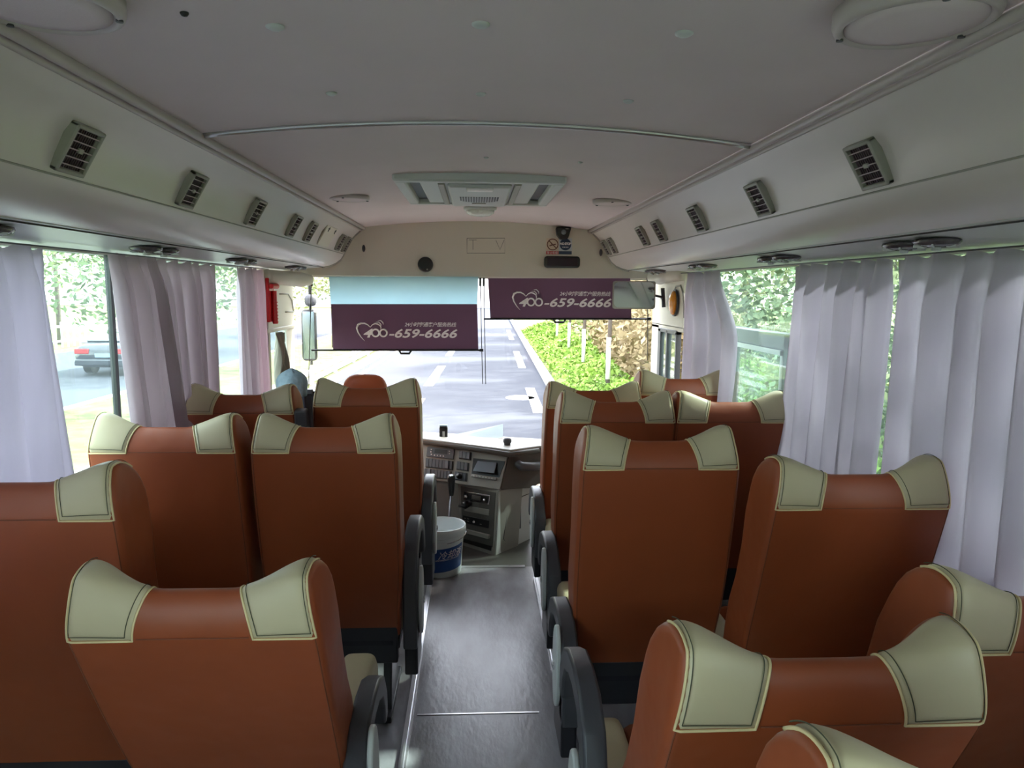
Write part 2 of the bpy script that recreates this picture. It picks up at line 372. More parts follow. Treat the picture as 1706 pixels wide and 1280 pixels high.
speaker(1020, 338, .085, .012, 'thin round speaker far forward on the right of the ceiling')
# roof hatch
t = thing('roof_hatch', 'white ceiling ventilation hatch with a slatted grille', 'roof vent', (XC+.0, 3.03, roofz(XC)-.002))
hy0, hy1 = -.36, .38
def frame_rect(b, x0, x1, y0, y1, w_, z0, z1, tx=0):
    b.box((x0, y0, z0), (x1, y0+w_, z1)); b.box((x0, y1-w_, z0), (x1, y1, z1)); b.box((x0, y0+w_, z0), (x0+w_, y1-w_, z1)); b.box((x1-w_, y0+w_, z0), (x1, y1-w_, z1))
b = MB(); frame_rect(b, -.315, .315, hy0, hy1, .045, -.03, .01); b.build('frame', M_lgrey, t, bev=.008)
b = MB(); b.box((-.28, hy0+.03, -.006), (.28, hy1-.03, 0)); b.build('recess', M_black, t)
b = MB(); b.box((-.225, hy0+.04, -.024), (.225, hy1-.05, -.008)); b.build('panel', M_lgrey, t, bev=.008)
b = MB(); b.box((-.155, hy0+.05, -.034), (-.13, hy1-.06, -.02)); b.box((.13, hy0+.05, -.034), (.155, hy1-.06, -.02)); b.build('rib', M_grey, t, bev=.004)
b = MB(); b.box((-.12, hy0+.06, -.042), (.12, hy1-.07, -.02)); hb = b.build('motor_cover', M_lgrey, t, bev=.012)
b = MB()
for i in range(15):
    x = -.076+i*.152/14; yy = .10*math.sqrt(max(0, 1-(x/.085)**2)); b.box((x-.0033, -.03, -.0435), (x+.0033, .04+yy, -.0405))
b.build('grille', M_black, hb)
b = MB(); b.box((-.05, hy0+.075, -.049), (.05, hy0+.125, -.040)); b.build('latch_handle', M_white, t, bev=.004)
b = MB(); b.box((-.03, .17, -.045), (.03, .185, -.0405)); b.build('nameplate', M_grey, t)
# dome lamp
z = roofz(XC); p = at(800, 352, z=z-.02)
t = thing('dome_lamp', 'clear oval dome lamp on the ceiling in front of the hatch', 'lamp', (p.x, p.y, z-.001))
b = MB(); b.lathe([(.084, 0), (.084, -.012), (.078, -.016), (0, -.016)], 36, sy=.75); b.build('base', M_lgrey, t, smooth=True)
b = MB(); b.lathe([(.072, -.014), (.07, -.03), (.05, -.042), (.02, -.046), (0, -.046)], 36, sy=.75); b.build('lens', mat('clear_lens', 'dfe6e2', .12, spec=.9, bump=.8, bscale=60), t, smooth=True)
# duct vents
def duct_vent(s, y, k, label, grp):
    h, z = hw(.5); h0, z0 = hw(.05); h1, z1 = hw(.95)
    d = Vector((s*(h1-h0), 0, z1-z0)).normalized()        # down the panel
    n = Vector((-s*abs(d.z), 0, -abs(d.x))).normalized()     # out of the panel
    yv = Vector((0, 1, 0))
    t = thing('air_vent', label, 'air vent', Vector((XC+s*h, y, 1.5+z))+n*.007, grp)
    R = Matrix((yv, d, n)).transposed().to_4x4()       # local x = along bus, y = down, z = out
    b = MB(); hs = .050
    for q in ((-hs, -hs, hs, -hs+.009), (-hs, hs-.009, hs, hs), (-hs, -hs, -hs+.009, hs), (hs-.009, -hs, hs, hs)): b.box((q[0], q[1], -.012), (q[2], q[3], .011), R)
    b.build('frame', M_grey, t, bev=.003)
    b = MB(); b.box((-hs+.008, -hs+.008, -.01), (hs-.008, hs-.008, .001), R); b.build('core', M_vent, t)
    b = MB()
    for i in range(5):
        yy = -hs+.018+i*(2*hs-.036)/4; b.box((-hs+.008, yy-.0011, .0060), (hs-.008, yy+.0011, .0085), R)
    b.build('slats', mat('slat_mauve', 'a08e94', .45), t)
    b = MB()
    for i in range(10):
        xx = -hs+.015+i*(2*hs-.03)/9; b.box((xx-.0010, -hs+.008, .001), (xx+.0010, hs-.008, .003), R)
    b.build('fins', mat('fin_maroon', '4a3540', .5), t)
    b = MB(); b.box((-.008, -.005, .004), (.008, .005, .010), R); b.build('knob', M_grey, t, bev=.002)
    return t
ords = ['nearest', 'second', 'third', 'fourth', 'fifth', 'sixth', 'seventh']
vy = [1.475, 2.04, 2.61, 3.15, 3.46, 4.22, 4.42]
ldesc = ['square slatted vent nearest the camera on the %s duct', 'square slatted vent, second from the camera on the %s duct', 'square slatted vent, third from the camera on the %s duct',
         'slatted vent on the %s duct, first of the close pair halfway', 'slatted vent on the %s duct, second of the close pair halfway', 'slatted vent on the %s duct, first of the last pair by the header', 'slatted vent on the %s duct right beside the header']
for s, nm in ((-1, 'left'), (1, 'right')):
    for k, y in enumerate(vy): duct_vent(s, y, k, ldesc[k] % nm, 'square air vents on the ducts')
# access hatch on left duct
h0, z0 = hw(.0); h1, z1 = hw(.98); d = Vector((-(h1-h0), 0, z1-z0)).normalized(); n = Vector((abs(d.z), 0, -abs(d.x)))
R = Matrix((Vector((0,1,0)), d, n)).transposed().to_4x4(); h, z = hw(.45)
t = thing('access_flap', 'square cream access flap on the left duct between vents', 'access flap', (XC-h, 3.85, 1.5+z))
b = MB(); b.box((-.135, -.062, -.012), (.135, .062, .006), R); b.build('surround', M_grey, t)
b = MB(); b.box((-.128, -.057, .0), (.128, .057, .010), R); b.build('cover', M_crm, t, bev=.003)
b = MB()
for xx in (-.07, .09): b.box((xx-.016, -.044, .01), (xx+.016, -.040, .013), R); b.box((xx-.002, -.05, .01), (xx+.002, -.026, .013), R)
b.build('latch', M_dgrey, t)
# reading light pods on the shelf strips
M_pod = mat('smoked_pod', '4d464c', .2, spec=.7, noise=.25, nscale=60)
def pod(s, y, label):
    x = XC+s*1.02; t = thing('reading_light', label, 'reading light', (x, y, 1.6225), 'reading light pods over the windows')
    for k, dy in enumerate((-.062, .062)):
        b = MB(); b.lathe([(.058, 0), (.060, -.006), (.052, -.013), (.036, -.017), (.034, -.012), (.022, -.016), (0, -.02)], 28, Matrix.Translation((0, dy, -.001)), sx=.75)
        o = b.build('nozzle_disc', M_pod, t, smooth=True)
        b = MB()
        for a in range(6): b.box((-.002, .026, -.0195), (.002, .048, -.014), Matrix.Translation((0, dy, 0)) @ Matrix.Rotation(a*PI/3+.3, 4, 'Z') @ Matrix.Diagonal((.8, 1, 1, 1)))
        b.lathe([(.010, -.016), (.010, -.026), (0, -.028)], 14, Matrix.Translation((.0, dy, 0)))
        b.build('louvres', M_lgrey, o)
    return t
for s, nm, ys in ((-1, 'left', (1.5, 2.35, 3.2, 4.15)), (1, 'right', (1.66, 2.45, 3.28, 4.15))):
    for k, y in enumerate(ys):
        pod(s, y, 'smoked twin reading light over the %s windows, %s' % (nm, ('nearest the camera', 'second from the camera', 'third from the camera', 'farthest, by the header')[k]))
# small lens fittings where header meets duct
for s, (px, py) in ((-1, (606, 414)), (1, (1001, 421))):
    p = at(px, py, y=YF-.004); b = MB(); b.lathe([(.022, 0), (.02, .006), (.012, .01), (0, .011)], 20, Matrix.Rotation(PI/2, 4, 'X'), sx=.45)
    o = b.build('indicator_lens', M_dgrey, smooth=True); o.location = p; tag(o, 'small oval dark fitting on the header at the %s duct end' % ('left' if s < 0 else 'right'), 'fitting')

# ================================================================== FRONT HEADER ITEMS
RX = Matrix.Rotation(PI/2, 4, 'X')      # text in XZ plane facing -y
def hp(px, py, dy=0): return at(px, py, y=YF-dy)
# TV outline
b = MB(); q = [hp(778, 397), hp(841, 397), hp(841, 422), hp(778, 422)]; b.tube(q+[q[0]], .0014, 4)
o = b.build('outline_panel', M_dgrey); tag(o, 'thin rectangular outline with the letters T and V on the header', 'panel marking')
b = MB()
for seg in ([(781, 400), (794, 400)], [(788, 400), (788, 416)], [(826, 400), (833, 416), (840, 400)]): b.tube([hp(*s) for s in seg], .0012, 4)
b.build('lettering', M_dgrey, o)
# black round knob speaker
p = hp(709, 441); t = thing('round_speaker', 'small black round speaker on the cream header', 'speaker', p)
b = MB(); b.lathe([(.047, 0), (.047, .02), (.042, .028), (.03, .03), (0, .031)], 32, RX); b.build('body', M_black, t, smooth=True)
b = MB(); b.lathe([(.005, .0), (.005, .034), (0, .035)], 10, Matrix.Translation((.012, 0, -.03)) @ RX); b.build('button', M_grey, t)
# camera
p = hp(937, 385); t = thing('dome_camera', 'black camera housing hanging at the top of the header', 'camera', p)
b = MB(); b.prism([(-.047, 0, .02), (.050, 0, .02), (.036, 0, -.03), (.028, 0, -.052), (-.02, 0, -.054), (-.04, 0, -.025)], (0, -.06, 0)); b.build('housing', M_black, t, bev=.01)
b = MB(); b.lathe([(.016, 0), (.015, .008), (0, .012)], 20, Matrix.Translation((0, -.06, -.012)) @ RX); b.build('lens', M_screen, t, smooth=True)
b = MB(); b.box((.012, -.062, .006), (.03, -.0595, .012)); b.build('marking', M_grey, t)
# sticker
t = thing('no_smoking_sticker', 'square sticker with a no smoking sign and blue disc', 'sticker', hp(931, 411))
def q4(b, a, c, dy, th=.0006):   # px rect on the header
    A = hp(a[0], a[1], dy)-t.location; B = hp(c[0], c[1], dy)-t.location
    b.prism([(A.x, A.y, A.z), (B.x, A.y, A.z), (B.x, A.y, B.z), (A.x, A.y, B.z)], (0, -th, 0))
def onh(px, py, dy): return hp(px, py, dy)-t.location
b = MB(); q4(b, (910, 397), (931, 418), .001); b.build('backing', mat('sticker_pale', 'd9c8b4', .5), t)
b = MB(); q4(b, (931, 397), (952.5, 418), .001); b.build('backing', mat('sticker_white', 'c6ccd4', .5), t)
b = MB(); q4(b, (910, 418.5), (930.5, 424), .001); s1 = b.build('red_strip', mat('sticker_red', 'c0302c', .5), t)
b = MB(); q4(b, (931, 418.5), (952.5, 424), .001); b.build('blue_strip', mat('sticker_blue', '2e3f5e', .5), t)
c0 = onh(920.7, 407.5, .002)
b = MB(); b.tube([c0+Vector((.033*math.cos(a*PI/12), 0, .033*math.sin(a*PI/12))) for a in range(25)], .003, 6); b.tube([c0+Vector((-.023, 0, .023)), c0+Vector((.023, 0, -.023))], .0028, 6); b.tube([c0+Vector((-.02, -.001, -.008)), c0+Vector((.02, -.001, .002))], .003, 6); b.tube([c0+Vector((-.012, -.001, -.012)), c0+Vector((-.006, -.001, .012))], .0014, 6)
b.build('no_smoking_sign', mat('sign_brown', '6a3a2a', .5), t)
c1 = onh(942, 407.5, .002); b = MB(); b.lathe([(.036, 0), (.036, .001), (0, .001)], 32, Matrix.Translation(c1) @ RX); disc = b.build('blue_disc', MATS['sticker_blue'], t)
text_mesh('lettering', 'NO STOP', .019, M_white, Matrix.Translation(c1+Vector((0, -.002, -.002))) @ RX, disc, bold=.0008, extrude=.0003, align='CENTER', spacing=.8)
b = MB()
for i in range(4): b.box((c1.x-.018+i*.010, c1.y-.003, c1.z-.019), (c1.x-.012+i*.010, c1.y-.002, c1.z-.014))
b.build('lettering', M_white, disc)
text_mesh('lettering', '禁止吸烟', .017, M_white, Matrix.Translation(onh(920.2, 423.2, .003)) @ RX, s1, extrude=.0003, align='CENTER')
# black framed display
p = hp(935.5, 437); t = thing('display_panel', 'black rounded display panel above the right sunshade', 'display', p)
b = MB(); b.box((-.112, -.045, -.036), (.112, 0, .036)); b.build('housing', M_black, t, bev=.018)
b = MB(); b.box((-.094, -.047, -.024), (.094, -.044, .024)); b.build('screen', mat('screen_maroon', '2a1622', .15), t, bev=.002)

# ================================================================== SUNSHADES
SY = 4.50
def sunshade(label, x0px, x1px, ytop, ysplit, ybot, xrodL, xrodR, rodtop, rodbotL, rodbotR, tx, ty, two):
    o0 = at((x0px+x1px)/2, ytop, y=SY); t = thing('sunshade', label, 'sunshade', o0, 'roller sunshades on the windshield')
    L = lambda px, py, dy=0: at(px, py, y=SY-dy)-t.location
    if two:
        b = MB(); b.prism([L(x0px, ytop), L(x1px, ytop), L(x1px-2, ysplit), L(x0px+3, ysplit)], (0, .002, 0)); o = b.build('upper_cloth', M_blueshade, t); o['label'] = 'pale blue see-through upper cloth'
    b = MB(); b.prism([L(x0px+3, ysplit), L(x1px-2, ysplit), L(x1px, ybot), L(x0px+7, ybot)], (0, .003, 0)); cl = b.build('cloth', M_purple, t)
    b = MB(); b.tube([L(xrodL, ybot+.5, .002), L(xrodR, ybot+.5, .002)], .006, 8); b.lathe([(.01, -.012), (.01, .012)], 12, Matrix.Translation(L(xrodR, ybot+.5, .002)) @ Matrix.Rotation(PI/2, 4, 'Y')); b.build('bottom_bar', M_black, t)
    hx = tx; b = MB(); b.tube([L(hx-10, ybot+1, .004), L(hx-7, ybot+6, .004), L(hx+7, ybot+6, .004), L(hx+10, ybot+1, .004)], .007, 8); b.build('handle', M_black, t, smooth=True)
    for xa, xb, yb in ((xrodL, rodbotL[0], rodbotL[1]), (xrodR-2, rodbotR[0], rodbotR[1])):
        b = MB(); b.tube([at(xa, rodtop, y=SY-.01)-t.location, at(xb, yb, y=SY+.02)-t.location], .0028, 6); b.tube([at(xa, rodtop, y=SY-.01)-t.location, at(xa, rodtop+14, y=SY-.01)-t.location], .007, 8); b.build('guide_cord', M_black, t)
    return t, cl
def hotline(t, cl, ox, oy):      # ox, oy: pixel of the baseline start of the '4'
    org = at(ox, oy, y=SY-.003)-t.location; k = SY/F0*1.0   # metres per px
    M = lambda dx, dy: Matrix.Translation(org+Vector((dx*k, -.001, dy*k))) @ RX
    SX = Matrix.Diagonal((1.36, 1, 1, 1))
    text_mesh('phone_number', '4', 19.5*k, M_white, M(-1.5, 0) @ SX, cl, shear=.28, bold=.0018)
    b = MB()
    for cx in (19.5, 32.5):
        c = org+Vector((cx*k, -.002, 7.2*k)); b.tube([c+Vector((5.7*k*math.cos(a*PI/14), 0, 5.9*k*math.sin(a*PI/14))) for a in range(29)], 1.5*k, 6, cap=False)
    b.build('phone_number', M_white, cl, smooth=True)
    text_mesh('phone_number', '-659-6666', 19.5*k, M_white, M(40, 0) @ SX, cl, shear=.28, bold=.0018, spacing=1.02)
    text_mesh('hotline_caption', '24小时宇通客户服务热线', 8.2*k, M_white, M(67, 18.5), cl, shear=.2, extrude=.0005, spacing=.88, bold=.0003)
    b = MB(); P = lambda x, y: org+Vector((x*k, -.003, y*k))
    pts = [(1.5, -6), (-4, 0), (-9, 8), (-11, 15), (-9, 20.5), (-4, 23), (2, 23), (7, 20.5), (11, 16.5)]
    b.tube([P(*q) for q in pts], [.2*k, .7*k, 1.1*k, 1.5*k, 1.7*k, 1.5*k, 1.2*k, .9*k, .4*k], 8)
    pts = [(11, 16.5), (14.5, 20.5), (19, 22.8), (23, 22), (27, 19.5), (28.5, 16), (28, 13)]
    b.tube([P(*q) for q in pts], [.4*k, .8*k, 1.2*k, 1.2*k, 1.0*k, .8*k, .4*k], 8)
    for dx, dy in ((0, 0), (3.4, 2.6)):
        pts = [(20+dx, 25+dy), (25+dx, 25+dy), (28.5+dx, 21.5+dy), (29+dx, 18+dy)]
        b.tube([P(*q) for q in pts], [.2*k, .8*k, .8*k, .2*k], 6)
    b.build('heart_emblem', M_white, cl, smooth=True)
t, cl = sunshade('sunshade pulled low on the left, pale blue above purple with white phone number', 548, 797, 461, 507, 583, 519, 802, 463, (514, 648), (804, 640), 675, 0, True)
hotline(t, cl, 606, 562)
t, cl = sunshade('shorter all purple sunshade on the right with white phone number', 810, 1052, 463, 464, 531, 806, 1081, 463, (809, 640), (1079, 600), 932, 0, False)
hotline(t, cl, 865, 510.5)
# interior mirror
p = at(1057, 492, y=4.30); t = thing('interior_mirror', 'rounded rectangular rear view mirror in front of the right sunshade', 'mirror', p)
Rm = Matrix.Rotation(math.radians(-8), 4, 'Z') @ Matrix.Rotation(math.radians(-3), 4, 'X')
b = MB(); b.box((-.13, -.004, -.082), (.125, .024, .085), Rm); b.build('shell', M_grey, t, bev=.03)
b = MB()
def rr(x0, x1, z0, z1, r, y, Mx):
    pts = []
    for cx, cz, a0 in ((x1-r, z1-r, 0), (x0+r, z1-r, 90), (x0+r, z0+r, 180), (x1-r, z0+r, 270)):
        for a in range(0, 91, 15): pts.append(Mx @ Vector((cx+r*math.cos(math.radians(a0+a)), y, cz+r*math.sin(math.radians(a0+a)))))
    return pts
b.prism(rr(-.122, .117, -.075, .078, .03, -.006, Rm), Rm.to_3x3() @ Vector((0, .003, 0))); b.build('glass', M_mirror, t)
b = MB(); b.tube([Vector((.12, .01, 0)), Vector((.17, .01, -.01)), at(1102, 497, y=4.35)-p], .007, 8); b.tube([at(1104, 480, y=4.36)-p, at(1106, 512, y=4.36)-p], .012, 8); b.build('arm', M_dgrey, t, smooth=True)
# amber lamp, hammer box, side mirror
p = at(1126, 505, x=xr-.005); t = thing('amber_lamp', 'oval amber lamp on the cream panel right of the mirror', 'lamp', p)
b = MB(); b.lathe([(.062, 0), (.062, .012), (0, .012)], 32, Matrix.Rotation(-PI/2, 4, 'Y'), sx=1.25, sy=1); b.build('base', M_dgrey, t)
b = MB(); b.lathe([(.056, .012), (.052, .024), (.035, .034), (0, .038)], 32, Matrix.Rotation(-PI/2, 4, 'Y'), sx=1.25, sy=1); b.build('lens', M_orange, t, smooth=True)
p = at(459, 502, x=xl+.01); t = thing('emergency_hammer', 'red emergency hammer in its holder behind the left curtains', 'emergency hammer', (xl+.002, 4.045, 1.435))
b = MB(); b.box((0, -.055, -.12), (.02, .05, .12)); b.build('holder', M_red, t, bev=.006)
b = MB(); b.tube([(.032, 0, .05), (.034, .0, -.13)], .014, 10); 
for i in range(7): b.lathe([(.0165, -.003), (.0165, .003)], 12, Matrix.Translation((.034, 0, -.12+i*.018)))
b.build('handle', M_red, t)
b = MB(); b.tube([(.032, -.05, .075), (.032, .055, .075)], [.012, .016], 10); b.tube([(.032, .05, .075), (.032, .068, .07)], [.01, .002], 8); b.build('hammer_head', M_red, t)
t = thing('exterior_mirror', 'tall outside mirror seen past the left windshield post', 'mirror', at(521, 560, y=4.95))
b = MB(); b.box((-.075, -.02, -.17), (.028, .03, .18)); b.build('housing', M_black, t, bev=.03)
b = MB(); b.box((-.060, -.025, -.155), (.018, -.0195, .165)); b.build('glass', mat('dark_mirror', '66727a', .1, metal=1), t, bev=.002)
b = MB(); b.box((-.05, -.02, .20), (.03, .03, .28)); b.build('wide_angle_mirror', M_dgrey, t, bev=.03)
b = MB(); b.tube([(-.02, .03, .45), (-.02, .04, .2), (-.02, .03, -.2)], .01, 8); b.build('arm', M_black, t)
# grey curtain bunch at driver's window
t = thing('tied_curtain', 'grey brown curtain bunched and knotted at the driver window', 'curtain', (xl+.03, 4.15, 1.25))
def bunch(u, v):
    z = -.62*v; wdt = .13*(1-.55*sm(.0, .45, v)+.55*sm(.5, .62, v)); yy = .02+.20*v*(1 if v < .5 else 1)
    a = u*9*PI; return Vector((.018*math.sin(a)+.02*math.sin(v*9+u*5), -.09+yy*.8+(u-.1)*wdt*1.3, z))
b = MB(); b.grid(bunch, 50, 24); o = b.build('cloth', M_khaki, t, smooth=True); so = o.modifiers.new('s', 'SOLIDIFY'); so.thickness = .004
b = MB(); b.tube([(.03, -.02, -.30), (.045, .02, -.34), (.03, .07, -.32), (.035, .09, -.38), (.03, .02, -.40), (.02, -.04, -.36)], [.02, .035, .03, .032, .03, .015], 10); b.build('knot', M_khaki, t, smooth=True)

# ================================================================== CURTAINS
def curtain(label, s, top, bot, np_, amp, m, seed, z0=1.598, z1=.62, side=1.135, bulge=None, nm='curtain', ylim=None):
    rnd = random.Random(seed); ph = [rnd.uniform(0, 6.28) for _ in range(6)]
    x0 = XC+s*(side+.02)
    def fn(u, v):
        ya = top[0]+(bot[0]-top[0])*v; yb = top[1]+(bot[1]-top[1])*v
        if bulge: ya -= bulge(v)
        uu = u+.018*math.sin(7*u+ph[0])+.01*math.sin(3.3*v+ph[1])*math.sin(PI*u)
        y = ya+(yb-ya)*u
        a = uu*np_*2*PI
        f = math.sin(a+.5*math.sin(2.2*v+ph[2]))*.7+.3*math.sin(a*.5+ph[3])+.2*math.sin(2*a+ph[4]+v)
        f = math.copysign(abs(f)**.8, f)
        env = .45+.55*sm(0, .12, v)
        return Vector((x0-s*(amp*(f*env)+.012*v), y+.35*amp*math.cos(a+ph[5])*env, z0+(z1-z0)*v+.006*math.sin(a)*(v < .01)))
    b = MB(); b.grid(fn, int(np_*16), 26); o = b.build(nm, m, smooth=True, norm=False); so = o.modifiers.new('s', 'SOLIDIFY'); so.thickness = .0015
    return tag(o, label, 'curtain', 'pleated window curtains')
curtain('pale lilac curtain nearest the camera on the left side', -1, (1.3, 2.0), (1.3, 2.10), 5, .026, M_cur, 1)
curtain('mauve curtain on the left, right after the window gap showing the car', -1, (2.30, 2.60), (2.40, 2.84), 4.5, .034, M_curl, 2, side=1.12)
curtain('left side curtain third from the camera, beside the narrow bright gap', -1, (2.58, 3.26), (2.70, 3.20), 6, .032, M_curl, 3, side=1.14)
curtain('narrow left curtain beside the red emergency hammer', -1, (3.52, 4.03), (3.50, 4.00), 5, .024, M_curl, 4)
curtain('broad lilac curtain nearest the camera on the right side', 1, (1.30, 1.985), (1.30, 2.0), 6, .032, M_cur, 5, z1=.5)
curtain('broad right side curtain just ahead of the thin bright slit', 1, (2.01, 2.62), (2.04, 2.66), 6, .036, M_cur, 6)
curtain('right side curtain with a bulging edge beside the open bus door', 1, (3.44, 3.95), (3.30, 3.95), 3.5, .034, M_cur, 7, bulge=lambda v: .22*sm(0, .32, v)*(1-.6*sm(.3, 1, v)))
for s, nm in ((-1, 'left'), (1, 'right')):
    curtain('lilac curtain on the %s side beside the camera, outside the frame' % nm, s, (.05, 1.22), (.05, 1.22), 5, .024, M_cur, 20+s)
for s in (-1, 1):
    b = MB(); x = XC+s*1.115; b.tube([(x, YB, 1.600), (x, 3.95, 1.600)], .0022, 6); b.tube([(x, YB, 1.598), (x, YB, 1.61)], .004, 6)
    o = b.build('curtain_wire', M_dgrey); tag(o, 'thin dark curtain wire along the %s windows' % ('left' if s < 0 else 'right'), 'curtain wire')

# ================================================================== SEATS
HWID = .219; LM = .694; LS = .634
def zone(u, v):
    """v 0..1 rear from bottom to stitch line; 1..2 head rear up to the crest; 2..3 crest down the front to LS; 3..4 front down to bottom. returns local (x, y, z), y forward"""
    a = abs(u); wing = .25*sm(.25, .6, a)+.75*sm(.42, .93, a)
    H = LM+.036*wing; fwd = .062*sm(.42, .95, a)
    def half(s): return HWID*(1-.05*sm(.25, 0, s) + .015*math.sin(s*4)) * (1-.075*sm(LS-.02, H+.03, s))
    def rear(s): return -.008*math.sin(PI*min(1, max(0, s)/LS)) + .040*sm(LS-.012, H+.05, s)
    def thick(s): return .145-.04*sm(.18, .5, s)-.018*sm(.5, .64, s)
    top = .030
    if v <= 1: s = -.035+(LS+.035)*v; y = rear(s)
    elif v <= 2:
        s = LS+(H-LS)*math.sin((v-1)*PI/2); y = rear(s)+(1-math.cos((v-1)*PI/2))*top
    elif v <= 3:
        k = (v-2)*PI/2; s = LS+(H-LS)*math.cos(k); yr = rear(H)+top; yf = thick(LS)+fwd; y = yr+(yf-yr)*math.sin(k)
    else: s = -.035+(LS+.035)*(4-v); y = thick(s)+fwd*sm(.3, LS, s)
    yc = .06+.02*sm(.5, .64, s)
    e = max(0, (a-.93)/.07); fac = (max(0, 1-e**2.4))**.5 if e < 1 else 0
    y = yc+(y-yc)*(.72+.28*fac)
    if v > 1 and v < 3: s -= .012*(1-fac)*sm(LS, H, s)
    x = math.copysign(half(s)*min(a, 1.0), u)
    return Vector((x, y, s))
def normal(u, v):
    e = .004; v = min(max(v, e*1.1), 4-e*1.1); u = max(-1+e, min(1-e, u))
    a = zone(u+e, v)-zone(u-e, v); c = zone(u, v+e)-zone(u, v-e); n = a.cross(c); return n.normalized() if n.length > 0 else Vector((0, -1, 0))
us = [-1, -.998, -.99, -.98, -.965, -.95, -.93, -.90, -.88, -.84, -.8, -.75, -.7, -.64, -.58, -.52, -.46, -.4, -.3, -.2, -.1, 0]; us = us+[-q for q in us[-2::-1]]
vs_ = [0, .01, .06, .15, .25, .35, .45, .55, .65, .75, .85, .93, .98, 1.0, 1.1, 1.22, 1.35, 1.5, 1.65, 1.8, 1.9, 2, 2.1, 2.2, 2.35, 2.5, 2.65, 2.8, 3, 3.05, 3.15, 3.3, 3.45, 3.6, 3.75, 3.9, 4]
b = MB(); nu, nv = len(us), len(vs_)
wr_ = random.Random(3)
def dent(u, v): return 0
b.add([zone(u, v) for v in vs_ for u in us], [(j*nu+i, j*nu+i+1, (j+1)*nu+i+1, (j+1)*nu+i) for j in range(nv-1) for i in range(nu-1)])
b.f.append(tuple(range(nu))[::-1]+tuple(range((nv-1)*nu, nv*nu))) if False else None
n0 = len(b.v)
b.f += [(i+1, i, (nv-1)*nu+i, (nv-1)*nu+i+1) for i in range(nu-1)]        # bottom
for side in (0, nu-1):                                                     # end caps as strips front to back
    col = [j*nu+side for j in range(nv)]
    for k in range(nv//2): 
        q = (col[k], col[k+1], col[nv-2-k], col[nv-1-k]); b.f.append(q if side == 0 else q[::-1])
back_o = b.build('backrest', M_lea, smooth=True, weld=True)
def patch_mesh(sgn, inset=0, lift=.0045, tube=None):
    P = {}
    def uin(v): return .47 - .09*sm(1, 2.2, v)
    def S(p, q, l):       # p 0..1 inner to outer, q 0..1 bottom to over the crest
        v = 1.0+inset*.05+(1.55-inset*.05)*q; ui = uin(v)+inset*.035; uo = .965-inset*.012
        u = sgn*(ui+(uo-ui)*p); return zone(u, v)+normal(u, v)*l
    return S
def make_patch(sgn):
    S = patch_mesh(sgn); n1, n2 = 16, 22; b = MB()
    def g(i, j):
        p, q = i/n1, j/n2; ed = min(p, 1-p)*8; eq = min(q, 1-q)*8; l = -.001+.0055*min(1, min(ed, eq)*1.2)**.5
        return S(p, q, l)
    b.grid(lambda p, q: g(p*n1, q*n2), n1, n2); return b
def make_stitch(sgn):
    S = patch_mesh(sgn, 1); b = MB(); N2 = 30
    segs = [[S(.03, k/N2*.97+.03, .0052) for k in range(N2+1)], [S(.97, k/N2*.97+.03, .0052) for k in range(N2+1)], [S(.03+.94*k/20, .03, .0052) for k in range(21)]]
    for pts in segs: b.tube(pts, .0008, 4)
    return b
def make_piping(sgn):
    S = patch_mesh(sgn); b = MB()
    pts = [S(1, 1-k/24, .001) for k in range(25)]+[S(1-k/16, 0, .001) for k in range(1, 17)]+[S(0, k/24, .001) for k in range(1, 25)]
    b.tube(pts, .0022, 6); return b
patches = []
for sg in (-1, 1):
    o = make_patch(sg).build('corner_patch', M_cream, back_o, smooth=True); o['label'] = 'cream leather corner patch'; patches.append(o)
for sg in (-1, 1):
    make_stitch(sg).build('stitching', M_thread, back_o)
    o = make_piping(sg).build('piping', M_creame, back_o, smooth=True); o['label'] = 'pale piping round the corner patch'
b = MB(); b.tube([zone(-.44+.88*k/30, 1.03)+normal(-.44+.88*k/30, 1.03)*.0006 for k in range(31)], .0012, 4)
for sg in (-1, 1): b.tube([zone(sg*.955, k/30)+normal(sg*.955, k/30)*.0002 for k in range(2, 31)], .0013, 4)
o = b.build('seam', M_brthread, back_o)
b = MB()
b.grid(lambda p, q: (lambda u, s: Vector((u*.185, -.002-.012*math.sin(PI*q), -.025-.09*q)))(2*p-1, q), 8, 6); 
o = b.build('rear_shell', M_shell, back_o, smooth=True); o.modifiers.new('s', 'SOLIDIFY').thickness = .02
back_o.location = (0, 0, .40)
# cushion
seat_root = thing('passenger_chair', 'x', 'seat', (0, 0, 0), 'orange and cream passenger seats'); back_o.parent = seat_root
def cush(p, q, w0, w1, z1):
    x = w0+(w1-w0)*p; pp = (p*2-1); zz = z1-.02*pp**6; y = .06+.44*q; zz -= .05*sm(.85, 1, q)**2; return Vector((x, y, zz))
def cushion_bm(x0, x1, z1):
    b = MB(); n1, n2 = 12, 12
    b.grid(lambda p, q: cush(p, q, x0, x1, z1), n1, n2); k = len(b.v)
    b.grid(lambda p, q: Vector((x0+(x1-x0)*p, .06+.44*q, .345)), n1, n2)
    W = n1+1
    for i in range(n1): b.f += [(i, i+1, k+i+1, k+i), (n2*W+i+1, n2*W+i, k+n2*W+i, k+n2*W+i+1)]
    for j in range(n2): b.f += [((j+1)*W, j*W, k+j*W, k+(j+1)*W), (j*W+n1, (j+1)*W+n1, k+(j+1)*W+n1, k+j*W+n1)]
    return b
cu = cushion_bm(-.115, .115, .455).build('seat_cushion', M_lea, seat_root, smooth=True, bev=.01)
for a0, a1 in ((-.21, -.116), (.116, .21)): 
    o = cushion_bm(a0, a1, .468).build('side_panel', M_cream, cu, smooth=True, bev=.01); o['label'] = 'cream side strip of the cushion'
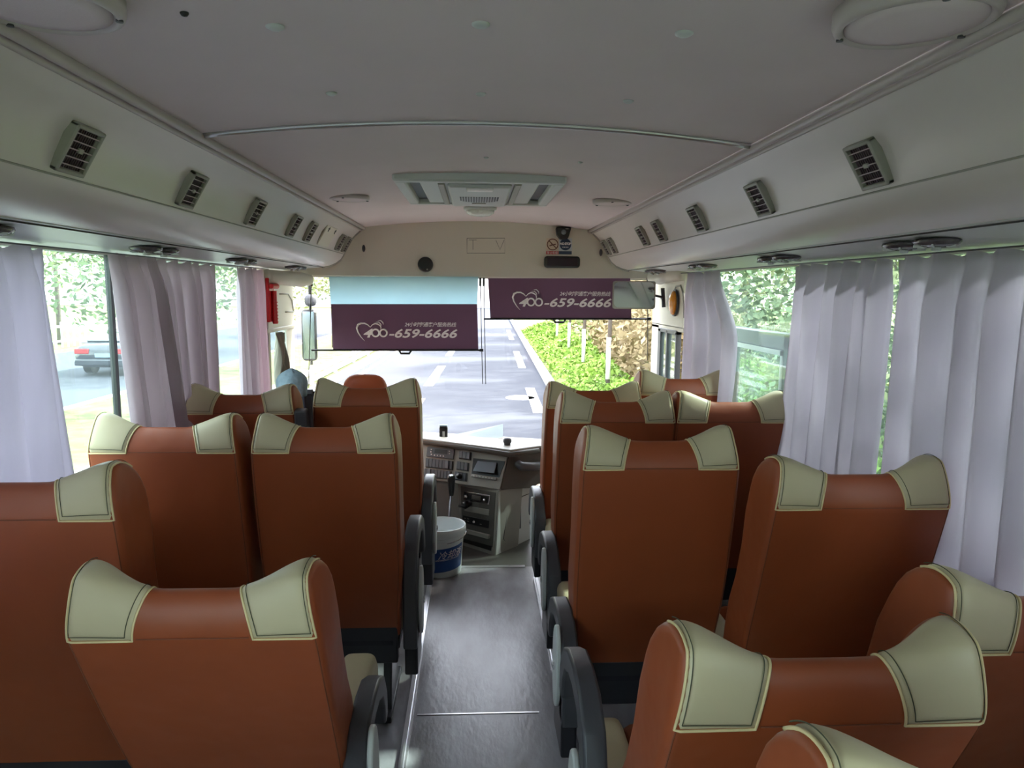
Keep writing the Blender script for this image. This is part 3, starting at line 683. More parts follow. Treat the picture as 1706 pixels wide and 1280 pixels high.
b = MB(); b.box((-.205, .02, .30), (.205, .48, .345)); b.box((-.2, .0, .26), (.2, .04, .40)); b.build('seat_frame', M_metal, seat_root, bev=.006)
for x in (-.15, .15):
    b = MB(); b.box((x-.02, .05, .012), (x+.02, .40, .035)); b.prism([(x-.015, .10, .03), (x-.015, .34, .03), (x-.015, .28, .31), (x-.015, .16, .31)], (.03, 0, 0)); b.build('leg', M_metal, seat_root, bev=.004)
def armrest(parent, sx, dy=0, zt=.66, raised=False):
    """bar swept as an arch; its rear is by the seat hinge, its front droops"""
    k = zt-.66
    path = [(-.02, .30, .034), (-.028, .42, .036), (-.02, .54+k*.6, .038), (.01, .61+k, .036), (.06, .648+k, .030), (.14, .66+k, .027), (.22, .652+k, .027), (.29, .62+k, .028), (.33, .565+k, .028), (.345, .50+k, .022)]
    if raised: path = [(-.02, .42, .034), (-.03, .52, .036), (-.05, .62, .034), (-.08, .74, .03), (-.11, .86, .028), (-.14, .96, .028), (-.15, 1.02, .022)]
    b = MB(); X = sx*.240; n = len(path); W = .024; vs = []
    for i, (y, z, r) in enumerate(path):
        a = path[max(0, i-1)]; c = path[min(n-1, i+1)]; tx = Vector((0, c[0]-a[0], c[1]-a[1])).normalized(); nn = Vector((0, -tx.z, tx.y))
        cc = Vector((X, y+dy, z))
        for ex, en in ((-1, -1), (1, -1), (1, 1), (-1, 1)): vs.append(cc+Vector((ex*W, 0, 0))+nn*en*r)
    fs = [(i*4+k2, i*4+(k2+1) % 4, (i+1)*4+(k2+1) % 4, (i+1)*4+k2) for i in range(n-1) for k2 in range(4)]+[(0, 3, 2, 1), tuple((n-1)*4+q for q in range(4))]
    b.add(vs, fs); o = b.build('armrest', M_dgrey, parent, bev=.007)
    if not raised:
        b = MB(); pl = [Vector((X+sx*W, dy+.03+.055*math.cos(a*PI/12)*(1), .44+.12*math.sin(a*PI/12))) for a in range(24)]; b.prism(pl, (sx*.014, 0, 0)); q = b.build('cover_plate', M_lgrey, o, bev=.004); q['label'] = 'pale oval hinge cover'
        b = MB(); b.lathe([(.012, 0), (.012, .006), (0, .007)], 14, Matrix.Translation((X+sx*(W+.014), dy+.03, .44)) @ Matrix.Rotation(sx*PI/2, 4, 'Y')); b.build('hinge_cap', M_chrome, o)
    b = MB(); b.box((min(X-sx*.02, X+sx*W), dy-.04, .20), (max(X-sx*.02, X+sx*W), dy+.14, .40)); b.build('side_bracket', M_metal, parent, bev=.006)
    return o
SEATS = [ # x centre, pivot y, recline deg, arm side, (arm dy, top z), label, dz
 (.508, 2.013, 12, -1, (-.12, .54), 'upright seat right of the aisle, third row from the front, wide cream corners', 0),
 (.530, 2.73, 13, -1, (-.22, .54), 'seat right of the aisle in the second row from the front', 0),
 (.540, 3.33, 16, -1, (-.16, .54), 'front row seat right of the aisle, pale corners against the road', -.03),
 (.480, 1.175, 28, -1, (.16, .66), 'reclined seat right of the aisle, its whole headrest seen from above', -.04),
 (.500, .645, 12, -1, None, 'nearest seat, only its cream corner rising at the bottom right', -.02),
 (.985, 3.42, 12, -1, 'raised', 'front row window seat on the right with a raised black armrest', 0),
 (.965, 2.73, 13, 0, None, 'right window seat in the second row, partly behind the curtain', 0),
 (.925, 1.82, 19, 0, None, 'leaning right window seat in the third row, dark maroon back', -.01),
 (.950, 1.32, 27, 0, None, 'reclined window seat at the right edge, in front of the last lilac curtain', -.03),
 (-.445, 3.10, 13, 1, (.0, .62), 'front row seat left of the aisle, before the driver', 0),
 (-.452, 2.28, 12, 1, (.07, .66), 'upright seat left of the aisle in the middle row', -.012),
 (-.490, 1.515, 28, 1, (-.08, .54), 'reclined seat left of the aisle, nearest and lowest with big cream corners', -.072),
 (-.930, 3.03, 15, 1, 'raised', 'left window seat in the front row below the narrow curtain', -.01),
 (-.925, 2.275, 12, 0, None, 'left window seat in the middle row, crumpled orange back', -.01),
 (-.955, 1.61, 12, 0, None, 'left window seat at the left edge of the photo, dark red back', 0),
]
HW_L = 0
for i, (x, y, rec, arm, ad, label, dz) in enumerate(SEATS):
    t = copy_tree(seat_root); t.location = (x, y, 0); t['label'] = label; t.scale = (1, 1, 1)
    for c in t.children:
        if c.name.startswith('backrest'): c.rotation_euler = (math.radians(rec), 0, 0); c.location.z = .40+dz
    if arm: 
        if ad == 'raised': armrest(t, arm, raised=True)
        elif ad: armrest(t, arm, ad[0], ad[1])
def wipe(o):
    for c in list(o.children): wipe(c)
    bpy.data.objects.remove(o)
wipe(seat_root)
# suffixes after the prototype is gone
for base in ('bus_seat', 'backrest', 'seat_cushion'):
    pass

# ================================================================== DRIVER AREA
t = thing('driver_chair', 'top of the orange brown driver seat behind the front row', 'seat', (-.72, 4.02, 0))
p0 = at(608, 640, y=4.0)
t.location = (p0.x, 4.0, 0)
def headf(u, v):
    a = u*2*PI; rx, ry, rz = .125, .055, .10
    ph = (v-.5)*PI; c = math.cos(ph); sx_ = math.copysign(abs(math.cos(a))**.6, math.cos(a)); sy_ = math.copysign(abs(math.sin(a))**.8, math.sin(a))
    return Vector((rx*(c**.5)*sx_, ry*(c**.5)*sy_, .93+rz*math.sin(ph)))
b = MB(); b.grid(headf, 32, 14); b.build('headrest', mat('rust_leather', 'b0552c', .5, bump=.5, bscale=14), t, smooth=True, weld=True)
b = MB(); b.box((-.2, -.05, .35), (.2, .06, .86)); b.build('backrest', M_lea, t, bev=.04)
b = MB(); b.box((-.22, -.02, .28), (.22, .4, .40)); b.build('seat_cushion', M_lea, t, bev=.03)
b = MB(); b.box((-.12, .0, -.02), (.12, .3, .28)); b.build('pedestal', M_black, t, bev=.01)
# denim-blue draped jacket
t = thing('draped_jacket', 'faded blue cloth draped over a post beside the left front seat', 'jacket', at(487, 655, y=3.62))
p1 = t.location
def jf(u, v):
    a = u*2*PI; h = v; r = (.075*(1-(1-min(1, h*2.2))**3)) if h < .5 else .075+.01*(h-.5)
    return Vector((r*math.cos(a)*1.0+.006*math.sin(3*a+6*h), r*math.sin(a)*.8, .125-.20*h))
b = MB(); b.grid(jf, 28, 16); o = b.build('blue_hood', M_bluegrey, t, smooth=True, weld=True)
def jf2(u, v):
    a = u*2*PI; r = .05+.012*math.sin(5*a)+.01*v
    return Vector((.045+r*math.cos(a)*.8, r*math.sin(a), -.01-.5*v))
b = MB(); b.grid(jf2, 28, 10); b.build('dark_lining', M_darkcloth, t, smooth=True, weld=True)
b = MB(); b.tube([(0, 0, -p1.z), (0, 0, .05)], .015, 8); b.build('post', M_black, t)
# small dark bracket between the front seats
t = thing('belt_bracket', 'small dark grey bracket between the left front seats', 'bracket', at(512, 652, y=3.9))
b = MB(); b.box((-.035, -.02, -.016), (.03, .02, .01)); b.build('plate', M_dgrey, t, bev=.005)
b = MB(); b.box((-.022, -.015, .01), (-.002, .01, .024)); b.build('clip', M_black, t, bev=.002)
b = MB(); b.tube([(.03, 0, 0), (.022, 0, -.1), (.025, 0, -.3), (.0, 0, -t.location.z-.015)], .012, 8); b.build('stalk', M_black, t, smooth=True)

# ---- dashboard
UR, UL, BR = at(847, 757, y=4.08), at(705, 737, y=4.38), at(833, 817, y=3.98)
nU = (UL-UR).cross(BR-UR).normalized()
if nU.y > 0: nU = -nU
t = thing('dashboard', 'grey bus dashboard with switches, screen and pale side cabinet', 'dashboard', (.1, 4.1, 0)); T0 = t.location.copy()
def onU(px, py, off=0): return at_plane(px, py, UR, nU)+nU*off-T0
def plaqueU(b, pts, off, th): b.prism([onU(px, py, off) for px, py in pts], nU*th)
# upper panel body
b = MB(); left_t = UL+(UL-UR).normalized()*.75; BLp = at_plane(708, 803, UR, nU); left_b = BLp+(UL-UR).normalized()*.75
b.prism([p-T0 for p in (UR, left_t, left_b, BR)], Vector((0, .5, -.12))); b.build('instrument_panel', M_dash, t, bev=.006)
# dash top
b = MB(); rt = at(897, 752, y=4.18); e = .03
pl = [UR+Vector((.01, -.03, .01)), UL+Vector((0, -.03, .01)), left_t+Vector((0, -.03, .01)), Vector((-1.1, 4.9, .41)), Vector((1.14, 4.9, .41)), Vector((1.1, 4.3, UR.z+.01)), rt+Vector((0, 0, .01))]
b.prism([p-T0 for p in pl], Vector((0, 0, .022))); b.build('dash_top', M_dash, t, bev=.01)
b = MB(); b.tube([p-T0+Vector((0, -.012, .006)) for p in (left_t, UL, (UL+UR)/2+Vector((0, -.01, .003)), UR+Vector((.0, -.02, 0)), rt)], .016, 8); b.build('dash_edge', M_dashd, t, smooth=True)
# right dark box with grab handle
RRt = rt; pl = [UR+Vector((.002, .01, -.004)), RRt+Vector((.3, .1, 0)), at(920, 812, y=4.25), BR+Vector((.002, .01, 0))]
b = MB(); b.prism([p-T0 for p in pl], Vector((0, .35, 0))); b.build('side_housing', M_dashd, t, bev=.004)
b = MB(); b.tube([at(862, 772, y=4.06)-T0, at(868, 777, y=4.04)-T0, at(885, 778, y=4.08)-T0, at(905, 776, y=4.12)-T0], [.022, .026, .026, .024], 12); b.build('grab_handle', M_dgrey, t, smooth=True)
# instruments
b = MB(); plaqueU(b, [(713, 745), (758, 749), (756, 766), (711, 761)], 0, .008); cp = b.build('climate_unit', M_dgrey, t, bev=.002)
b = MB(); plaqueU(b, [(726, 749), (746, 751), (745, 758), (725, 756)], .0085, .001); b.build('screen', M_black, cp)
for px, py in ((720, 750), (719, 754), (720, 758), (750, 753), (750, 757), (725, 759.5), (730, 760), (735, 760.6), (740, 761)): b = MB(); plaqueU(b, [(px-.9, py-.8), (px+.9, py-.8), (px+.9, py+.8), (px-.9, py+.8)], .008, .003); b.build('button', M_white, cp)
def row(x0, y0, x1, y1, h, n, lit=()):
    b = MB(); plaqueU(b, [(x0-1, y0-1), (x1+1, y1-1), (x1, y1+h+1), (x0-2, y0+h+1)], 0, .004); o = b.build('switch_bezel', M_black, t)
    for i in range(n):
        a = i/n; c = (i+.86)/n; b = MB(); X0 = x0+(x1-x0)*a; X1 = x0+(x1-x0)*c; Y0 = y0+(y1-y0)*a; Y1 = y0+(y1-y0)*c
        plaqueU(b, [(X0, Y0), (X1, Y1), (X1-.8, Y1+h), (X0-.8, Y0+h)], .004, .012 if i in lit else .006)
        b.build('rocker_switch', M_dgrey if i not in lit else M_screen, o)
row(711, 765, 755, 770, 13, 8, (6,)); row(709, 782, 752, 787, 12, 8, (1,)); row(767, 753, 785, 755.5, 11, 3, (0, 1, 2)); row(763, 770, 781, 773, 12, 3); row(760, 787, 778, 790, 12, 3, (0,))
b = MB(); b.lathe([(.016, 0), (.015, .02), (0, .022)], 18, Matrix.Translation(onU(767, 795, .01)) @ nU.to_track_quat('Z', 'Y').to_matrix().to_4x4()); b.build('rotary_knob', M_black, t, smooth=True)
b = MB(); plaqueU(b, [(789, 764), (842, 769), (832, 796), (786, 790)], -.0, .004); sr = b.build('screen_recess', M_black, t)
b = MB(); b.prism([onU(797, 769, .006), onU(829, 772, .006), onU(827, 792, .03), onU(792, 788, .03)], nU*.006); b.build('screen', M_screen, sr, bev=.002)
b = MB(); b.prism([onU(788, 791, .004), onU(829, 797, .004), onU(828, 802, .01), onU(787, 796, .01)], nU*.012); b.build('button_strip', M_dash, sr, bev=.002)
b = MB()
for i in range(7): plaqueU(b, [(791+i*5, 794+i*.7), (793+i*5, 794.3+i*.7), (793+i*5, 796+i*.7), (791+i*5, 795.7+i*.7)], .019, .004)
b.build('screen_buttons', M_lgrey, sr)
# lower centre stack
LR, LRb, LL = at(832, 820, y=3.98), at(824, 936, y=3.99), at(764, 806, y=4.20)
nL = (LL-LR).cross(LRb-LR).normalized()
if nL.y > 0: nL = -nL
def onL(px, py, off=0): return at_plane(px, py, LR, nL)+nL*off-T0
def plaqueL(b, pts, off, th): b.prism([onL(px, py, off) for px, py in pts], nL*th)
b = MB(); plaqueL(b, [(762, 803), (831, 818), (823, 932), (768, 912)], -.22, .22); b.build('centre_stack', M_dash, t, bev=.006)
b = MB(); plaqueL(b, [(768, 810), (826, 821), (821, 912), (771, 900)], 0, .003); ds = b.build('stack_face', M_dashd, t)
def item(name, pts, m, off, th, par=ds, bev=.002): b = MB(); plaqueL(b, pts, off, th); return b.build(name, m, par, bev=bev)
item('radio_bezel', [(775, 818), (818, 825), (816, 841), (774, 832)], M_chrome, .003, .006)
item('radio', [(777, 820), (816, 826.5), (814.5, 839), (776, 830.5)], M_black, .008, .004)
item('cassette_slot', [(789, 824), (804, 826.5), (803, 834), (788, 831)], M_dashd, .012, .003)
b = MB()
for px, py, r in ((780.5, 826.5, .012), (811, 832, .008)): b.lathe([(r, 0), (r*.9, .016), (0, .018)], 16, Matrix.Translation(onL(px, py, .012)) @ nL.to_track_quat('Z', 'Y').to_matrix().to_4x4())
b.build('radio_knob', M_chrome, t, smooth=True)
b = MB(); b.tube([onL(783, 838, .004), onL(783, 840, .05)], [.02, .022], 14); b.tube([onL(776, 840, .055), onL(788, 842, .055)], .009, 8); b.build('ignition_key', M_black, t, smooth=True)
item('drawer', [(776, 842), (816, 849), (815, 859), (775, 851)], M_dash, .003, .005)
item('tachograph', [(773, 858), (816, 867), (815, 880), (772, 870)], M_black, .003, .008)
b = MB()
for px, py in ((777, 863), (782, 864), (777, 867), (782, 868), (803, 873)): plaqueL(b, [(px-1.5, py-.8), (px+1.5, py-.2), (px+1.5, py+.9), (px-1.5, py+.3)], .011, .001)
b.build('tachograph_marks', M_grey, t)
b = MB(); b.lathe([(.007, 0), (.006, .008), (0, .009)], 12, Matrix.Translation(onL(792, 869, .01)) @ nL.to_track_quat('Z', 'Y').to_matrix().to_4x4()); b.build('tachograph_knob', M_lgrey, t)
item('pocket_lip', [(771, 879), (818, 891), (817, 897), (771, 885)], M_dash, .003, .02)
item('pocket_shade', [(771, 897), (820, 910), (819, 918), (771, 903)], M_black, .003, .001)  # flat black plate paints the shade inside the pocket opening
# cream side cabinet
RRt2, RRb = at(889, 803, y=4.28), at(884, 918, y=4.28)
nR = (LR-RRt2).cross(LRb-LR).normalized()
if nR.y > 0: nR = -nR
b = MB(); b.prism([p-T0 for p in (LR+Vector((-.004, 0, .01)), RRt2, RRb, LRb)], Vector((0, .1, 0))-nR*.1); cab = b.build('side_cabinet', M_lgrey, t, bev=.012); cab['label'] = 'pale cabinet facing the door'
def onR(px, py, off=0): return at_plane(px, py, LR, nR)+nR*off-T0
b = MB(); b.tube([onR(*q, .003) for q in ((846, 842), (872, 826), (888, 820), (888, 893), (842, 903), (838, 898), (846, 842))], .0025, 6); b.build('door_outline', M_dgrey, cab)
b = MB(); b.prism([onR(*q, .0) for q in ((859, 842), (866, 840), (866, 880), (859, 882))], nR*.01); b.build('door_recess', M_dgrey, cab, bev=.002)
b = MB(); b.tube([onL(768, 928, .01), onL(824, 947, .01)], .006, 6); b.tube([onL(824, 947, .01), onR(884, 928, .01)], .006, 6); b.build('kick_strip', M_grey, t)
b = MB(); b.prism([onL(700, 895, .0), onL(768, 914, .0), onL(826, 934, .0), onL(826, 948, .0), onL(700, 930, .0)], -nL*.15); b.build('stack_base', M_lgrey, t, bev=.004)
b = MB(); pz = at(700, 805, y=4.30); b.box((pz.x-.7-T0.x, 4.28-T0.y, 0), (at(768, 805, y=4.28).x-T0.x, 4.6-T0.y, pz.z+.01)); b.build('lower_cowl', M_lgrey, t, bev=.01)
# gear lever
p = at(745, 868, y=3.95); t = thing('gear_lever', 'chrome gear stick with a black knob left of the radio', 'gear lever', (p.x, 3.95, -.02))
kn = at(752, 797, y=3.95)-t.location
b = MB(); b.tube([(0, 0, 0), (0, 0, p.z*.6), (kn.x*.8, 0, kn.z-.1), (kn.x, 0, kn.z-.04)], [.009, .009, .008, .008], 10); b.build('stick', M_chrome, t, smooth=True)
b = MB(); b.lathe([(.012, -.10), (.016, -.07), (.020, -.03), (.022, 0), (.019, .014), (.01, .022), (0, .024)], 20, Matrix.Translation(kn)); b.build('knob', M_black, t, smooth=True)
b = MB(); b.lathe([(.07, 0), (.06, .05), (.04, .12), (.02, .2)], 20); b.build('gaiter', M_black, t, smooth=True)
b = MB(); b.lathe([(.012, .0), (.01, .004), (0, .005)], 14, Matrix.Translation(kn+Vector((0, -.012, .018)))); b.build('knob_badge', M_chrome, t)
# things on the dash top, and a windshield reflection built as a sheet
t = thing('phone_mount', 'small black box with a slot on the dashboard top', 'device', at(739, 731, y=4.45))
b = MB(); b.box((-.026, -.02, 0), (.026, .02, .078)); b.build('body', M_black, t, bev=.006)
b = MB(); b.box((-.006, -.022, .015), (.008, -.019, .05)); b.build('slot', M_lgrey, t)
b = MB(); b.box((-.024, -.018, .078), (.024, .018, .088)); b.build('top_cap', M_bluegrey, t, bev=.003)
t = thing('dash_knob', 'small dark ball shaped sensor at the right of the dashboard top', 'sensor', at(845, 743, y=4.2))
b = MB(); b.lathe([(.03, -.012), (.03, 0), (.02, .005), (.02, .015), (.026, .025), (.026, .038), (.018, .048), (0, .05)], 24); b.build('body', M_dgrey, t, smooth=True)
t = thing('windshield_reflection', 'pale see-through sheet standing in for a paper reflection low in the windshield', 'paper', at(790, 737, y=4.55))
b = MB(); b.prism([at(745, 727, y=4.66)-t.location, at(838, 707, y=4.72)-t.location, at(838, 736, y=4.62)-t.location, at(745, 734, y=4.60)-t.location], (0, .002, 0))  # translucent sheet modelled in place of a paper's reflection in the windshield
b.build('sheet', mat_translucent('reflection_film', 'b4c2ca', 'ccd6dc', .5, alpha=.7), t)
b = MB(); b.prism([at(795, 737, y=4.58)-t.location, at(838, 729, y=4.60)-t.location, at(838, 737, y=4.57)-t.location], (0, .003, 0)); b.build('reflection_corner', M_grey, t)
# bucket
p = at(734, 945, z=0); t = thing('paint_bucket', 'white plastic bucket with a blue label at the end of the aisle', 'bucket', (-.172, 3.72, 0))
b = MB(); b.lathe([(.098, 0), (.104, .006), (.116, .195), (.121, .197), (.123, .215), (.121, .218), (.127, .221), (.131, .243), (.129, .262), (.125, .264), (.122, .255), (.118, .2), (.10, .012), (0, .012)], 48); b.build('body', M_bucket, t, smooth=True)
b = MB()
def cyl(a, z, e=.0012): r = .1045+(z-.006)/.189*.0115+e; return Vector((r*math.sin(a), -r*math.cos(a), z))
b.grid(lambda u, v: cyl(-1.1+2.35*u, .035+.128*v+.03*(u-.5)), 24, 4); lb = b.build('label', M_blabel, t, smooth=True, norm=False)
text_mesh('lettering', '冷却液', .046, M_white, Matrix.Identity(4), lb, shear=.25, extrude=.0004, bold=.0006, bend=lambda q: cyl(-.12+q.x/.11, .108+q.y+.012*q.x/.11, .0022), spacing=.95)
text_mesh('lettering', 'ANTIFREEZE COOLANT', .0125, M_white, Matrix.Identity(4), lb, shear=.2, extrude=.0003, bold=.0003, bend=lambda q: cyl(-.25+q.x/.11, .094+q.y+.012*q.x/.11, .0022))
b = MB(); b.tube([Vector((.133*math.cos(a*PI/16), -.133*math.sin(a*PI/16)*.7-.02, .235-.045*math.sin(a*PI/16))) for a in range(17)], .0028, 6); b.build('wire_handle', M_chrome, t, smooth=True)

# open passenger door outside the right windows
t = thing('bus_door', 'open blue grey bus door with glass outside the right window', 'door panel', (1.55, 3.7, 0))
fr = [at(1232, 545, x=1.55), at(1320, 560, x=1.55), at(1332, 760, x=1.55), at(1232, 760, x=1.55)]
A, B_, Cc, D = [q-t.location for q in fr]
y0, y1, zt, zb = B_.y, A.y+.15, A.z, -.9
b = MB(); frame_rect2 = [((0, y0, zb), (.05, y0+.10, zt)), ((0, y1-.06, zb), (.05, y1, zt)), ((0, y0, zt-.09), (.05, y1, zt)), ((0, y0, zb), (.05, y1, .1))]
for lo, hi in frame_rect2: b.box(lo, hi)
b.build('frame', M_teal, t, bev=.01)
b = MB(); frame = [((-.006, y0+.10, .1), (.056, y0+.115, zt-.09)), ((-.006, y0+.10, zt-.115), (.056, y1-.06, zt-.09))]
for lo, hi in frame: b.box(lo, hi)
b.build('rubber_seal', M_lgrey, t)
b = MB(); b.box((.02, y0+.08, .1), (.026, y1-.05, zt-.09)); b.build('glass', M_glass, t)
b = MB(); b.tube([(-.03, y0+.03, .9), (-.03, y0+.03, 1.02)], .012, 8); b.build('handle', M_black, t)

# ================================================================== OUTSIDE
ZR = -1.25; TA = math.tan(math.radians(1.5))
def rx(x, y): return x+y*TA
def strip(name, x0, x1, y0, y1, z0, z1, m, label=None, kind='structure'):
    b = MB(); b.prism([(rx(x0, y0), y0, z0), (rx(x1, y0), y0, z0), (rx(x1, y1), y1, z0), (rx(x0, y1), y1, z0)], (0, 0, z1-z0)); o = b.build(name, m); o['kind'] = kind
    if label: o['label'] = label
    return o
strip('ground', -90, 90, -60, 160, ZR-.3, ZR-.06, M_grass, 'grassy ground around the road')
strip('road', -4.6, 1.55, -40, 150, ZR-.1, ZR, M_road, 'asphalt lanes ahead of the bus')
strip('road', -18, -9.2, -40, 150, ZR-.1, ZR, M_road, 'opposite carriageway with the parked car')
strip('kerb', 1.55, 1.80, -40, 150, ZR-.1, ZR+.14, M_kerb, 'pale kerb on the right edge of the road')
strip('kerb', -4.85, -4.6, -40, 150, ZR-.1, ZR+.14, M_kerb, 'pale kerb on the left edge of the road')
strip('kerb', -9.4, -9.2, -40, 150, ZR-.1, ZR+.12, M_kerb, 'kerb of the far carriageway')
strip('grass_verge', -9.2, -4.85, -40, 150, ZR-.1, ZR+.1, M_grass, 'median strip of grass')
# white guard rail on the median
t = thing('guard_rail', 'low white guard rail along the left edge of the road', 'guard rail', (0, 0, ZR))
b = MB()
for z in (.2, .42): b.prism([(rx(-4.95, 4), 4, z), (rx(-4.95, 60), 60, z), (rx(-4.95, 60), 60, z+.14), (rx(-4.95, 4), 4, z+.14)], (-.04, 0, 0))
b.build('rail', M_kerb, t)
for k in range(14):
    y = 5+k*3; b = MB(); b.box((rx(-5.0, y)-.05, y-.05, 0), (rx(-5.0, y)+.05, y+.05, .62)); b.build('post', M_kerb, t)
# lane markings
def dash(x, y0, y1, w_, label):
    b = MB(); b.prism([(rx(x-w_/2, y0), y0, ZR+.002), (rx(x+w_/2, y0), y0, ZR+.002), (rx(x+w_/2, y1), y1, ZR+.002), (rx(x-w_/2, y1), y1, ZR+.002)], (0, 0, .004))
    o = b.build('lane_dash', M_paint); tag(o, label, 'road marking', 'white lane dashes on the road')
for k, (a, c) in enumerate(((13.6, 18.2), (20.6, 26), (30, 36), (42, 50), (58, 68))): dash(-1.85, a, c, .28, 'white dash between the two lanes, %s from the bus' % ('nearest', 'second', 'third', 'fourth', 'farthest')[k])
for k, (a, c) in enumerate(((16.0, 20.2), (25.5, 32.5), (40, 50))): dash(1.05, a, c, .26, 'white dash close to the right kerb, %s from the bus' % ('nearest', 'second', 'third')[k])
strip('edge_line', -4.35, -4.2, 4, 150, ZR+.001, ZR+.005, M_paint, 'white line along the left kerb')
t = tag(MB().lathe([(.42, 0), (.42, .006), (.34, .007), (.34, .004), (0, .004)], 32).build('manhole_cover', M_kerb, None), 'round manhole cover on the road beside the right dashes', 'manhole cover'); t.location = (rx(.75, 18.3), 18.3, ZR+.002)
# foliage
def leaves(name, m, c, rad, n, size, parent=None, seed=0, shell=.5, kind=None, zmin=None):
    r = random.Random(seed); vs = []; fs = []
    for i in range(n):
        while True:
            p = Vector((r.uniform(-1, 1), r.uniform(-1, 1), r.uniform(-1, 1)))
            if shell < p.length < 1: break
        p = Vector((p.x*rad[0], p.y*rad[1], p.z*rad[2])); p *= 1+.12*math.sin(p.x*2.3+p.z*3.1+seed)
        p += Vector(c)
        if zmin is not None and p.z < zmin: continue
        a = Vector((r.gauss(0, 1), r.gauss(0, 1), r.gauss(0, .7))).normalized(); q = a.cross(Vector((r.gauss(0, 1), r.gauss(0, 1), r.gauss(0, 1)))).normalized()
        s = size*r.uniform(.6, 1.3); k = len(vs)
        vs += [p-a*s, p+q*s*.45, p+a*s, p-q*s*.45]; fs.append((k, k+1, k+2, k+3))
    b = MB(); b.v = vs; b.f = fs; return b.build(name, m, parent, norm=False)
def hedge_box(name, m, x0, x1, y0, y1, ztop, n, size, label, cat, seed):
    """low planted cover: leaves over a slope"""
    r = random.Random(seed); vs = []; fs = []
    for i in range(n):
        u = r.random(); v = r.random()**1.5; y = y0+(y1-y0)*v; x = rx(x0+(x1-x0)*u, y); z = ztop(u)+.12*math.sin(x*2.1)*math.sin(y*1.3)+r.uniform(-.08, .04)
        a = Vector((r.gauss(0, 1), r.gauss(0, 1), r.gauss(0, .8))).normalized(); q = a.cross(Vector((r.gauss(0, 1), r.gauss(0, 1), r.gauss(0, 1)))).normalized(); s = size*r.uniform(.6, 1.3)*(1+v); k = len(vs)
        p = Vector((x, y, z)); vs += [p-a*s, p+q*s*.5, p+a*s, p-q*s*.5]; fs.append((k, k+1, k+2, k+3))
    b = MB(); b.v = vs; b.f = fs; o = b.build(name, m, None, norm=False); o['kind'] = 'stuff'; o['label'] = label; return o
slope = lambda u: ZR+.18+1.15*u
hedge_box('ground_cover', M_leafg, 1.85, 5.0, 6, 46, slope, 22000, .07, 'bright green ground cover on the bank right of the road', 'plants', 11)
b = MB(); b.prism([(rx(1.8, 3), 3, ZR), (rx(5.2, 3), 3, ZR), (rx(5.2, 3), 3, ZR+1.2), (rx(1.8, 3), 3, ZR+.1)], (43*TA, 43, 0)); struct(b.build('bank', M_grass), 'grassy bank right of the road')
def tree(label, x, y, h, cr, m, n, size, seed, name='tree', lime=False, tr=.09, group='roadside trees', zb=ZR, cz=None):
    t = thing(name, label, 'tree', (x, y, zb), group)
    b = MB(); b.tube([(0, 0, -.1), (.03, .02, h*.35), (-.04, .03, h*.7), (0, 0, h*.95)], [tr, tr*.85, tr*.6, tr*.2], 8)
    for k in range(5):
        a = k*1.3+seed; b.tube([(0, 0, h*(.4+.1*k)), (cr*.6*math.cos(a), cr*.6*math.sin(a), h*(.55+.09*k))], [tr*.45, tr*.12], 6)
    b.build('trunk', M_bark, t, smooth=True)
    if lime: b = MB(); b.lathe([(tr*1.08, 0), (tr*1.05, 1.0)], 12); b.build('white_painted_base', M_lime, t, smooth=True)
    leaves('crown', m, (0, 0, (cz or h*.75)), (cr, cr, cr*.9), n, size, t, seed, .35)
    return t
# bushes on the right seen through the windshield (tan) and by the side windows (green)
k = 0
for x, y, r, m, n in ((3.55, 13.5, 1.15, M_leaft, 4200), (4.15, 18, 1.3, M_leaft, 4200), (4.7, 23, 1.5, M_leaft, 3600), (5.0, 28, 1.7, M_leafy, 3200), (5.8, 34, 2.2, M_leaft, 3000), (5.3, 42, 2.2, M_leafy, 2400)):
    k += 1; t = thing('bush', '%s bush on the right bank, %s from the bus' % ({'leaf_tan': 'dry tan', 'leaf_yellow_green': 'yellow green'}[m.name], ('nearest', 'second', 'third', 'fourth', 'fifth', 'farthest')[k-1]), 'bush', (rx(x, y), y, ZR+.9), 'bushes on the right bank')
    leaves('foliage', m, (0, 0, .8), (r, r*1.4, r*1.15), n, .05+.003*y, t, 40+k, .3); b = MB(); b.tube([(0, 0, -.6), (.1, 0, .8)], .05, 6); b.tube([(0, 0, -.2), (-.5, .2, 1.1)], .03, 6); b.build('stems', M_bark, t)
# tall hedge trees close beside the right windows
k = 0
for x, y, r, m in ((4.9, 2.5, 1.7, M_leafd), (4.9, 5.2, 1.8, M_leafy), (4.6, 8.0, 1.7, M_leafd), (5.3, 10.6, 1.8, M_leafy), (4.7, -.4, 1.7, M_leafd), (7.5, 6.5, 2.8, M_leafd), (7.0, 1.0, 2.8, M_leafy)):
    k += 1; t = thing('tall_shrub', ['dark green shrub outside, right behind the open bus door', 'yellow green shrub just ahead of the open bus door', 'dark green shrub outside, second ahead of the open door', 'pale green shrub outside, third ahead of the door',
        'dark green shrub outside beside the near right curtain', 'big dark shrub standing behind the others on the right', 'big pale shrub standing behind the near right curtain'][k-1], 'shrub', (x, y, ZR), 'shrubs along the right side of the bus')
    leaves('foliage', m, (0, 0, 3.6), (r, r, 4.1), 21000, .055, t, 60+k, .45); b = MB(); b.tube([(0, 0, 0), (.1, 0, 3.6)], .07, 6); b.build('stems', M_bark, t)
